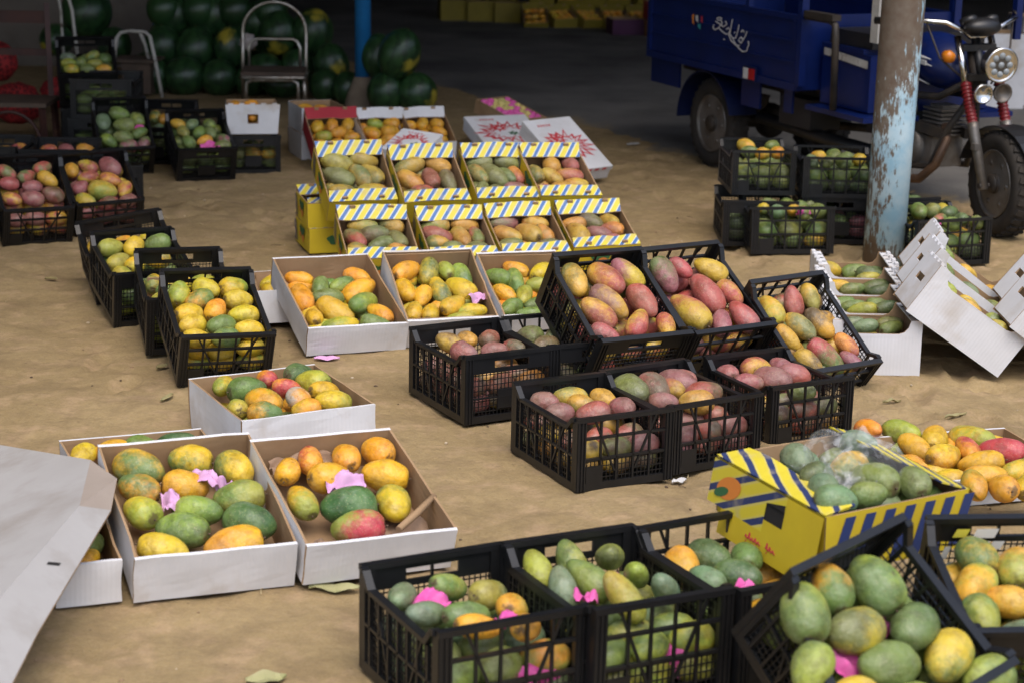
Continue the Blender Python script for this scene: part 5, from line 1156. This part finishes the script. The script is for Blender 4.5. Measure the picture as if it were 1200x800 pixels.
tag(obj('chair_leg_frame', mb, M_wpaint), 'pair of chipped white tubes standing in front of the huge watermelon', 'metal frame')

# red net sacks by the brown chair
M_net = noisy('red_net', (.16, .008, .010), (.07, .006, .006), 9, .75, .8, 70)
tc = N(M_net, 'ShaderNodeTexCoord'); vo = N(M_net, 'ShaderNodeTexVoronoi', feature='DISTANCE_TO_EDGE'); vo.inputs['Scale'].default_value = 34; L(M_net, tc.outputs['Object'], vo.inputs['Vector'])
r_ = N(M_net, 'ShaderNodeMapRange'); r_.inputs['From Min'].default_value = .05; r_.inputs['From Max'].default_value = .14; r_.inputs['To Min'].default_value = 1; r_.inputs['To Max'].default_value = 0; L(M_net, vo.outputs['Distance'], r_.inputs['Value'])
x_ = N(M_net, 'ShaderNodeMix', data_type='RGBA'); x_.inputs[7].default_value = (.34, .02, .02, 1); L(M_net, r_.outputs[0], x_.inputs[0]); L(M_net, bsdf(M_net).inputs['Base Color'].links[0].from_socket, x_.inputs[6]); L(M_net, x_.outputs[2], bsdf(M_net).inputs['Base Color'])
for i, (x, y, z, s, lab) in enumerate(((-3.06, 11.75, .12, .15, 'bulging red net sack low behind the brown chair seat'), (-3.26, 12.0, .34, .15, 'red net sack stacked highest at the left edge'), (-2.90, 12.2, .13, .12, 'small dark red sack right of the brown chair'))):
    mb = MB(); mb.ball((0, 0, 0), (s, s * .8, s * .82), None, 36, 22, 0, lambda p: p * (1 + .10 * noise.noise(p * 3 + Vector((i, 0, 0))) + .09 * abs(noise.noise(p * 7 + Vector((i, 3, 0))))))
    o = obj('net_sack', mb, M_net); o.location = (x, y, z); tag(o, lab, 'sack', 'red net sacks')

# ------------------------------------------------------------------ the blue cargo tricycle
M_blue = noisy('blue_paint', (.0025, .012, .090), (.002, .009, .065), 5, .36, .1, 60, c3=(.05, .035, .03), s3=5, lo3=.66, hi3=.85)
M_bdark = noisy('dark_blue_paint', (.002, .007, .045), (.002, .006, .03), 5, .5, c3=(.05, .035, .03), s3=6, lo3=.62, hi3=.85)
M_tyre = noisy('dusty_rubber', (.014, .013, .013), (.034, .028, .022), 7, .85, .3, 60)
M_steel = noisy('dusty_steel', (.22, .21, .20), (.12, .10, .08), 8, .45, .2, 50, metal=.6)
M_chr = mat('chrome', (.60, .60, .60), .16, 1.0)
M_iron = noisy('greasy_iron', (.018, .017, .017), (.05, .038, .028), 9, .55, .3, 50)
M_redrub = mat('red_rubber', (.15, .008, .011), .4); M_whitep = mat('white_sticker', (.52, .52, .52), .5); M_redp = mat('red_reflector', (.35, .01, .01), .3)
M_amber = mat('amber_lens', (.55, .17, .01), .25); M_lens = mat('lamp_lens', (.26, .29, .31), .12); M_blackp = mat('black_paint', (.012, .012, .013), .4); M_pipe = noisy('burnt_pipe', (.16, .09, .05), (.09, .06, .045), 12, .5, metal=.5)
def trike():
    t = thing('cargo_tricycle', 'blue motor cargo tricycle with white script on its bed, parked behind the peeling post', 'tricycle', (1.403, 10.836, 0), R(-66))
    RX = Matrix.Rotation(R(90), 4, 'X')         # lathe axis along y
    def wheel(x, y, r, wd, steer=0):
        wo = bpy.data.objects.new('wheel', None); COL.objects.link(wo); wo.parent = t; wo.location = (x, y, r); wo.rotation_euler = (0, 0, R(steer))
        mb = MB(); h = wd / 2; ri = r * .64
        mb.lathe([(ri, -h * .75), (ri + .012, -h * .92), (r * .80, -h * 1.04), (r * .91, -h), (r * .965, -h * .78), (r * .985, -h * .4), (r * .985, h * .4), (r * .965, h * .78), (r * .91, h), (r * .80, h * 1.04), (ri + .012, h * .92), (ri, h * .75)], RX, 48, 0, True)
        for k in range(30):                      # tread lugs
            a = 2 * math.pi * k / 30
            for s in (-1, 1):
                M3 = Matrix.Rotation(-a, 3, 'Y') @ Matrix.Rotation(R(18 * s), 3, 'X')
                mb.cbox(Matrix.Rotation(-a, 3, 'Y') @ Vector((r * .98, s * h * .46, 0)), (.014, h * .72, r * .11), 0, M3)
        obj('tyre', mb, M_tyre, wo)
        mb = MB()
        for s in (-1, 1):
            q = [(ri * 1.0, s * h * .72), (ri * 1.02, s * h * .90), (ri * .97, s * h * .92), (ri * .93, s * h * .60), (ri * .82, s * h * .42), (ri * .50, s * h * .50), (ri * .44, s * h * .62), (.001, s * h * .62)]
            mb.lathe(q, RX, 40)
            for k in range(6):
                a = math.pi * k / 3; mb.lathe([(.013, 0), (.013, .02), (.001, .02)], Matrix.Translation((ri * .66 * math.cos(a), s * h * .42, ri * .66 * math.sin(a))) @ Matrix.Rotation(R(90) * (1 if s < 0 else -1), 4, 'X'), 8)
        obj('rim', mb, M_steel, wo)
        mb = MB(); 
        mb.lathe([(ri * .30, -h * .9), (ri * .26, -h * 1.1), (.001, -h * 1.12)], RX, 20); mb.lathe([(ri * .30, h * .9), (ri * .26, h * 1.1), (.001, h * 1.12)], RX, 20); mb.lathe([(ri * .30, -h * .9), (ri * .30, h * .9)], RX, 20); obj('hub', mb, M_iron, wo)
    wheel(0.06, -.33, .245, .115); wheel(0.06, .33, .245, .115); wheel(2.15, 0, .246, .125, -9)
    # cargo bed
    x0, x1, y0, y1, z0, z1 = -.56, 1.04, -.46, .46, .585, .90
    mb = MB(); mb.box(x0, x1, y0, y1, z0 - .03, z0); obj('bed_floor', mb, M_bdark, t)
    def side_wall(y, s):
        mb = MB(); mb.box(x0, x1, min(y, y - s * .018), max(y, y - s * .018), z0 + .003, z1)
        for z in (z0 + .10, z0 + .105 + .10): mb.box(x0 + .03, x1 - .03, min(y, y + s * .008), max(y, y + s * .008), z, z + .012)
        mb.box(x0 - .004, x1 + .004, min(y - s * .022, y + s * .012), max(y - s * .022, y + s * .012), z1 + .001, z1 + .028)
        mb.box(x0 - .004, x1 + .004, min(y - s * .02, y + s * .012), max(y - s * .02, y + s * .012), z0 - .035, z0 + .002)
        for x in (x0 + .02, x1 - .02): mb.box(x - .018, x + .018, min(y, y + s * .014), max(y, y + s * .014), z0 + .004, z1)
        obj('bed_side', mb, M_blue, t)
    side_wall(y0, -1); side_wall(y1, 1)
    mb = MB(); mb.box(x0 - .02, x0 - .002, y0 + .02, y1 - .02, z0 + .003, z1 + .02); obj('tailgate', mb, M_blue, t)
    mb = MB(); mb.box(x1 + .002, x1 + .02, y0 - .01, y1 + .01, z0 - .03, z1 + .03); obj('bed_front', mb, M_blue, t)
    for s in (-1, 1):
        mb = MB(); y = s * .45
        for x in (-.50, .02, .53, 1.06): mb.box(x - .016, x + .016, y - .014, y + .014, z1 + .03, z1 + .42)
        mb.box(x0, x1 + .03, y - .014, y + .014, z1 + .421, z1 + .45); mb.box(x0, x1 + .03, y - .008, y + .008, z1 + .20, z1 + .225); obj('bed_rail', mb, M_blue, t)
        mb = MB(); mb.box(1.05, 1.09, s * .46 - .02, s * .46 + .02, .58, 1.75); mb.box(1.70, 1.735, s * .34 - .018, s * .34 + .018, .86, 1.80); mb.bar((1.07, s * .46, 1.74), (1.72, s * .34, 1.80), .03, .03); obj('cab_pillar', mb, M_blue, t)
        # mudguard, hangers, lower rear skirt
        mb = MB(); y = s * .41
        prof = [(.06 + .30 * math.cos(a), .235 + .30 * math.sin(a)) for a in [R(18 + 10 * i) for i in range(17)]]
        prof = [(x, min(z, z0 - .04)) for x, z in prof]
        for (a, b), (c, d) in zip(prof, prof[1:]): mb.bar((a, y - s * .06, b), (c, y - s * .06, d), .17, .008, (0, 0, 1) if abs(c - a) > .02 else (1, 0, 0))
        obj('mudguard', mb, M_bdark, t)
        
        for a, c, d in ((.43, .62, .40), (.86, .94, .42), (x0 - .04, x0 + .30, .40)): mb = MB(); mb.box(a, c, y - .006, y + .006, d, z0 - .036); obj('bed_skirt', mb, M_blue, t)
    mb = MB(); mb.box(.56, .61, y0 - .028, y0 - .022, z0 - .025, z0 + .03, 0); mb.box(.611, .665, y0 - .028, y0 - .022, z0 - .025, z0 + .03, 1); mb.box(.55, .675, y0 - .022, y0 - .0125, z0 - .035, z0 + .04, 2); obj('reflector', mb, [M_whitep, M_redp, M_bdark], t)
    # white script on the near bed side, pixel strokes laid on the panel
    mb = MB(); yy = y0 - .0125
    def st(pts, wd=.006):
        Q = [Vector((.20 + (px - 325) * .00225, yy, .795 - (py - 125) * .00175)) for px, py in pts]
        for a, b in zip(Q, Q[1:]): mb.bar(a, b, wd, .002, (0, 1, 0))
    for q in ([(328, 122), (322, 130), (332, 136), (350, 128), (366, 112), (358, 102), (344, 106), (340, 100), (352, 96), (364, 98)], [(350, 128), (366, 136), (384, 142), (398, 140), (404, 128), (396, 122), (386, 128)],
              [(404, 140), (408, 118), (413, 94)], [(404, 140), (418, 150), (432, 148), (440, 126), (444, 108)], [(418, 150), (430, 164), (448, 176), (466, 184), (484, 180), (494, 158), (488, 150)], [(444, 152), (458, 160), (466, 150), (458, 142), (448, 148)], [(466, 150), (476, 136), (482, 122)], [(334, 110), (350, 114), (372, 122), (388, 112), (380, 104)], [(398, 140), (410, 158), (436, 170), (452, 168)], [(455, 128), (462, 120), (470, 126)], [(376, 158), (381, 160)], [(424, 132), (428, 133)]): st(q)
    obj('script_lettering', mb, M_whitep, t)
    mb = MB()
    for px, py, w_, h_, mi in ((170, 128, .02, .05, 0), (190, 118, .03, .03, 1), (206, 140, .03, .022, 2), (222, 118, .016, .03, 3)):
        X, Z = .26 + (px - 325) * .0019, .795 - (py - 125) * .00165; mb.add([(X, yy - .001, Z), (X + w_, yy - .001, Z - .01), (X + w_ * .8, yy - .001, Z + h_), (X - w_ * .2, yy - .001, Z + h_ * .8)], [(0, 1, 2, 3)], mi)
    obj('side_sticker', mb, [M_orangeink, M_whitep, mat('teal_ink', (.03, .25, .28), .6), M_redink], t)
    # chassis, axle, springs
    mb = MB()
    for s in (-1, 1):
        mb.bar((x0, s * .20, .50), (1.2, s * .20, .50), .05, .06); mb.bar((1.2, s * .20, .50), (1.78, s * .06, .42), .04, .05)
        for k in range(4): mb.tube(arc((-.30 + .04 * k, s * .24, .44 - .0), (.42 - .04 * k, s * .24, .44), -.13 - .012 * k, 12), .012, 6)
    for x in (-.4, .4, 1.0): mb.bar((x, -.3, .545), (x, .3, .545), .05, .03)
    mb.tube([(.06, -.34, .245), (.06, .34, .245)], .035, 12); mb.ball((.06, 0, .245), (.10, .09, .10)); mb.tube([(.06, 0, .25), (1.25, 0, .36)], .022, 10); obj('chassis', mb, M_iron, t)
    mb = MB(); mb.box(.70, 1.0, -.34, -.16, .34, .49); mb.tube([(.45, -.30, .33), (1.10, -.26, .30), (1.45, -.12, .26)], .035, 12); obj('under_tank', mb, M_blackp, t)
    # driver's box, seat, side strip, grab rail
    mb = MB(); mb.box(1.095, 1.52, -.35, .35, .50, .775); mb.box(1.095, 1.46, -.355, .355, .776, .80); mb.box(1.10, 1.62, -.44, -.12, .468, .492); mb.box(1.10, 1.62, .12, .44, .468, .492); obj('seat_box', mb, M_blue, t)
    mb = MB(); mb.box(1.12, 1.50, -.33, .33, .802, .875)
    for v in mb.v: v.x += .02 * noise.noise(v * 5)
    obj('seat', mb, M_blackp, t)
    mb = MB(); mb.add([(1.12, -.358, .742), (1.50, -.358, .712), (1.50, -.358, .748), (1.12, -.358, .778)], [(0, 1, 2, 3)]); mb.add([(1.12, -.353, .742), (1.50, -.353, .712), (1.50, -.353, .748), (1.12, -.353, .778)], [(3, 2, 1, 0)]); obj('white_strip', mb, M_wpaint, t)
    mb = MB(); mb.tube([(1.10, -.46, .93), (1.32, -.46, .93), (1.36, -.46, .91), (1.37, -.46, .86), (1.37, -.45, .50)], .018, 10); mb.cbox((1.24, -.46, .945), (.26, .05, .03)); obj('grab_rail', mb, M_iron, t)
    # windscreen strip of white paper on the cab side
    mb = MB(); mb.box(1.50, 1.56, -.35, -.34, .84, 1.3); obj('side_strip', mb, M_wpaint, t)
    # motorcycle front: tank, frame, engine
    mb = MB(); mb.ball((1.60, 0, .745), (.225, .150, .125), Matrix.Rotation(R(14), 3, 'Y'), 24, 16, 0, lambda p: Vector((p.x, p.y * (1 - .22 * p.x * 0 + .12 * p.x), p.z + .12 * (1 - p.x * p.x)))); tk = obj('fuel_tank', mb, M_blue, t)
    mb = MB()
    for k, (a, b, c) in enumerate((((1.50, .765), (1.60, .800), (1.71, .775)), ((1.52, .745), (1.62, .775), (1.72, .745)), ((1.50, .70), (1.60, .69), (1.66, .65)))):
        Q = []
        for i in range(9):
            u = i / 8; X = (1 - u) ** 2 * a[0] + 2 * u * (1 - u) * b[0] + u * u * c[0]; Z = (1 - u) ** 2 * a[1] + 2 * u * (1 - u) * b[1] + u * u * c[1]
            dx, dz = (X - 1.6) / .21, (Z - .745) / .11; Y = -.160 * math.sqrt(max(.05, 1 - dx * dx * .9 - dz * dz * .75)) - .006; Q.append((X, Y, Z))
        mb.tube(Q, [.002 + .006 * math.sin(math.pi * i / 8) * (1 if k < 2 else .5) for i in range(9)], 6)
    mb.bar((1.62, -.164, .765), (1.70, -.160, .758), .022, .006, (0, 1, 0)); obj('tank_emblem', mb, M_whitep, tk)
    mb = MB()
    for s in (-1, 1):
        mb.tube([(1.90, s * .03, .70), (1.74, s * .10, .60), (1.40, s * .13, .58), (1.2, s * .15, .55)], .018, 8); mb.tube([(1.90, 0, .66), (1.80, s * .08, .45), (1.72, s * .11, .26), (1.45, s * .12, .23), (1.3, s * .14, .40)], .017, 8)
    mb.tube([(1.84, 0, .84), (1.93, 0, .60)], .032, 12); mb.tube([(1.60, -.16, .14), (1.60, -.36, .15)], .012, 8); mb.tube([(1.5, -.16, .20), (1.6, -.18, .14)], .014, 8); obj('frame_tubes', mb, M_iron, t)
    mb = MB(); mb.lathe([(.001, -.13), (.10, -.13), (.115, -.11), (.115, .11), (.10, .13), (.001, .13)], Matrix.Translation((1.52, 0, .34)) @ RX, 28); mb.box(1.42, 1.70, -.09, .09, .25, .40)
    for k in range(7): mb.box(1.585, 1.735, -.075, .075, .405 + .02 * k, .415 + .02 * k)
    mb.box(1.61, 1.71, -.05, .05, .40, .55); mb.ball((1.56, -.14, .52), (.05, .04, .05)); obj('engine', mb, M_steel, t)
    mb = MB(); mb.tube([(1.74, -.05, .46), (1.80, -.08, .40), (1.78, -.12, .28), (1.70, -.15, .20), (1.50, -.17, .17), (1.1, -.22, .22)], .022, 12); obj('exhaust_pipe', mb, M_pipe, t)
    mb = MB(); mb.tube([(1.30, -.17, .62), (1.38, -.15, .56), (1.52, -.14, .50), (1.60, -.15, .38)], .016, 8); mb.box(1.24, 1.44, -.16, .16, .36, .60); obj('side_cover', mb, M_blackp, t)
    # fork, springs, fender, lamp, bars
    A0, A1 = Vector((1.855, 0, .865)), Vector((2.125, 0, .235))
    f = lambda u, s, dy=0: A0.lerp(A1, u) + Vector((0, s * .095 + dy, 0))
    for s in (-1, 1):
        mb = MB(); mb.tube([f(-.05, s), f(.30, s)], .017, 12); obj('fork_tube', mb, M_chr, t)
        mb = MB(); n = 44; mb.tube([f(.28 + .29 * i / n, s) for i in range(n + 1)], [.022 + (.005 if (i // 2) % 2 else 0) for i in range(n + 1)], 14); obj('fork_boot', mb, M_redrub, t)
        mb = MB(); mb.tube([f(.56, s), f(.60, s), f(1.03, s)], [.029, .025, .022], 12); mb.cbox(f(.72, s, s * .02) + Vector((.02, 0, 0)), (.03, .03, .03)); obj('fork_leg', mb, M_steel, t)
        mb = MB(); mb.lathe([(.001, -.035), (.022, -.03), (.030, -.005), (.026, .02), (.001, .024)], Matrix.Translation(f(.09, s, s * .07)) @ Matrix.Rotation(R(100), 4, 'Y'), 16); obj('turn_signal', mb, M_amber, t)
    for u in (.03, .24): mb = MB(); mb.bar(f(u, -1), f(u, 1), .06, .03); obj('fork_yoke', mb, M_blackp, t)
    mb = MB(); mb.tube([f(1, -1.3), f(1, 1.3)], .013, 10); obj('axle', mb, M_iron, t)
    mb = MB(); mb.tube([A0 + Vector((0, 0, .02)), f(.3, 0)], .022, 10); obj('steering_stem', mb, M_blackp, t)
    mb = MB(); q = [(2.15 + .275 * math.cos(a), .240 + .275 * math.sin(a)) for a in [R(8 + 11 * i) for i in range(15)]]
    for (a, b), (c, d) in zip(q, q[1:]): mb.bar((a, 0, b), (c, 0, d), .125, .006, (0, 0, 1) if abs(c - a) > abs(d - b) else (1, 0, 0))
    obj('front_fender', mb, M_blackp, t)
    LM = Matrix.Translation((1.98, 0, .80)) @ Matrix.Rotation(R(-9), 4, 'Z') @ Matrix.Rotation(R(97), 4, 'Y') @ Matrix.Scale(.88, 4)
    mb = MB(); mb.lathe([(.001, -.02), (.05, -.01), (.078, .04), (.088, .10), (.092, .115), (.080, .116)], LM, 32); hl = obj('headlight', mb, M_blackp, t)
    mb = MB(); mb.lathe([(.092, .112), (.095, .124), (.084, .128), (.080, .118)], LM, 32); obj('lamp_ring', mb, M_chr, hl)
    mb = MB(); mb.lathe([(.081, .110), (.05, .118), (.001, .120)], LM, 32, 0)
    for k in range(9): a = k * 2 * math.pi / 8; r = .05 if k < 8 else 0; mb.lathe([(.020, .112), (.016, .122), (.001, .124)], LM @ Matrix.Translation((r * math.cos(a), r * math.sin(a), 0)), 14, 1)
    obj('lens', mb, [mat('lamp_dark', (.10, .10, .10), .2, .6), M_lens], hl)
    for s in (-1, 1):
        mb = MB(); HM = Matrix.Translation((2.0, s * .055 - .01, .655)) @ Matrix.Rotation(R(-9), 4, 'Z') @ Matrix.Rotation(R(95), 4, 'Y'); mb.lathe([(.001, 0), (.03, 0), (.045, .03), (.047, .045), (.040, .046), (.034, .030), (.001, .026)], HM, 24, 0); obj('horn', mb, M_chr if s < 0 else M_steel, t)
    mb = MB(); mb.tube([(1.66, -.36, .96), (1.76, -.30, .97), (1.86, -.18, .965), (1.875, -.10, .93), (1.86, -.04, .895), (1.86, .04, .895), (1.875, .10, .93), (1.86, .18, .965), (1.76, .30, .97), (1.66, .36, .96)], .012, 10); obj('handlebar', mb, M_chr, t)
    for s in (-1, 1):
        mb = MB(); mb.tube([(1.60, s * .395, .955), (1.70, s * .335, .963)], .018, 10); obj('grip', mb, M_blackp, t)
        mb = MB(); mb.tube([(1.77, s * .29, .99), (1.66, s * .35, 1.0)], .005, 6); mb.tube([(1.80, s * .25, .97), (1.86, s * .2, .80), (1.92, s * .06, .68)], .005, 6); obj('lever_cable', mb, M_iron, t)
    mb = MB(); mb.ball((1.90, 0, .945), (.06, .10, .045)); mb.lathe([(.04, 0), (.043, .03), (.001, .034)], Matrix.Translation((1.88, -.06, .955)) @ Matrix.Rotation(R(-30), 4, 'Y'), 18); mb.lathe([(.04, 0), (.043, .03), (.001, .034)], Matrix.Translation((1.88, .06, .955)) @ Matrix.Rotation(R(-30), 4, 'Y'), 18); obj('dash_clocks', mb, M_blackp, t)
trike()

# ------------------------------------------------------------------ far side of the lane
rf = random.Random(8)
for r in range(2):
    for i in range(5):
        x = .16 + .245 * i + .05 * r; y = 18.3 + .30 * r; z = .03 + .19 * r
        key = f'FAR{r}{i}'; P(key, x, y, z, 12 + rf.uniform(-12, 12), 22 + rf.uniform(-8, 8), rf.uniform(-5, 5), (.23, .30, .11))
        end_flap_carton(key, f'far yellow carton of oranges, {["front", "upper"][r]} row, {["leftmost", "second from left", "middle", "second from right", "rightmost"][i]}', 'far yellow cartons across the lane', (M_yellow_shaded, M_yellow_shaded), flapf=0)
        fill(key, ['o', 'oy', 'o'], layers=(.085,), dims=(.22, .29, .1))
for i in range(3):
    key = f'FLOW{i}'; P(key, -.12 - .26 * i, 18.7 + .05 * i, 0, 8, 0, 0, (.25, .30, .20)); end_flap_carton(key, f'closed dim yellow carton at the left of the far row, {["nearest to it", "second", "outermost"][i]}', 'far yellow cartons across the lane', (M_yellow_shaded, M_yellow_shaded), flapf=0)
for i in range(2):
    key = f'FB{i}'; P(key, 1.33, 17.6, .165 * i, 6, 0, 0, (.36, .30, .16)); white_carton(key, ['orange carton on the ground across the lane, left of the tricycle bed', 'red carton stacked on the orange one across the lane'][i], 'coloured far boxes', rim=False, outer=noisy('orange_board', (.42, .20, .06), (.34, .16, .05), 6) if i == 0 else M_red)
P('FB3', .98, 17.75, 0, 10, 0, 0, (.30, .30, .15)); white_carton('FB3', 'dark purple carton across the lane beside the orange one', 'coloured far boxes', rim=False, outer=noisy('purple_board', (.07, .015, .06), (.05, .012, .04), 6))
for i, (x, y, z, dz) in enumerate(((3.28, 13.3, 0, .52), (3.62, 13.5, 0, .62))):
    key = f'RB{i}'; P(key, x, y, z, 8, 0, 0, (.34, .3, dz)); white_carton(key, ['tall pale carton behind the tricycle headlight, left one', 'tall pale carton behind the tricycle headlight, right one'][i], 'pale cartons behind the tricycle', rim=False)

me = mass.mesh('mango_filling', [M_mango_mass])
for nm, data in (('skin', mass_skin), ('blush', mass_blush)):
    at = me.color_attributes.new(nm, 'FLOAT_COLOR', 'POINT'); at.data.foreach_set('color', [c for q in data for c in (*q, 1.0)])
tag(link('mango_filling', me), 'mangoes deeper in the crates, seen through bars and gaps', 'mangoes', kind='stuff')

# ------------------------------------------------------------------ litter on the sand
M_leaf = noisy('dry_leaf', (.22, .17, .07), (.28, .25, .12), 20, .8); M_leafg = noisy('pale_leaf', (.30, .30, .13), (.36, .33, .17), 20, .8); M_scrap = noisy('grey_scrap', (.42, .41, .40), (.5, .49, .47), 12, .7)
def leaf(x, y, L_, W_, a, m, label, name='dry_leaf', cat='leaf', seed=0):
    mb = MB(); n = 8; z0 = hgt(x, y) + .004
    for i in range(n + 1):
        u = i / n; wd = W_ * math.sin(math.pi * min(1, max(.04, u))) ** .8; b = .010 * noise.noise(Vector((u * 3, seed, 0)))
        mb.v += [Vector(((u - .5) * L_, -wd / 2, .008 + b)), Vector(((u - .5) * L_, 0, .002 + b)), Vector(((u - .5) * L_, wd / 2, .010 + b))]
    for i in range(n):
        for k in (0, 1): q = 3 * i + k; mb.f.append([q, q + 3, q + 4, q + 1]); mb.m.append(0); mb.s.append(False)
    o = obj(name, mb, m); o.location = (x, y, z0); o.rotation_euler = (0, 0, R(a)); tag(o, label, cat, 'litter on the sand')
for i, (x, y, l_, w_, a, m, lab, nm, ct) in enumerate(LITTER(M_leaf, M_leafg, M_scrap, M_tissue_pale)): leaf(x, y, l_, w_, a, m, lab, nm, ct, i)
rl = random.Random(44); mb = MB()
for i in range(130):
    x, y, a, l_ = rl.uniform(-2.4, 2.6), rl.uniform(3.4, 11), rl.uniform(0, 6.3), rl.uniform(.015, .05); z = hgt(x, y) + .003
    mb.tube([(x, y, z), (x + l_ * .5 * math.cos(a), y + l_ * .5 * math.sin(a), z + .003), (x + l_ * math.cos(a + .2), y + l_ * math.sin(a + .2), z)], .0013, 4, rl.randrange(2))
tag(obj('straw', mb, [mat('straw_pale', (.42, .33, .18), .8), mat('straw_dark', (.14, .095, .05), .8)]), 'bits of straw and fibre strewn over the sand', 'straw', kind='stuff')
rl = random.Random(31); mb = MB()
for i in range(420):
    x, y = rl.uniform(-2.6, 2.8), rl.uniform(3.4, 12); s = rl.choice((.003, .004, .005, .007)); z = hgt(x, y) + .001
    mb.ball((x, y, z), (s, s * .8, s * .55), Matrix.Rotation(rl.random() * 6, 3, 'Z'), 6, 4, rl.randrange(3))
tag(obj('gravel', mb, [mat('clod', (.26, .17, .095), .95), mat('dark_clod', (.10, .065, .04), .95), mat('pale_clod', (.45, .36, .25), .9)]), 'small clods and crumbs strewn over the sand', 'gravel', kind='stuff')
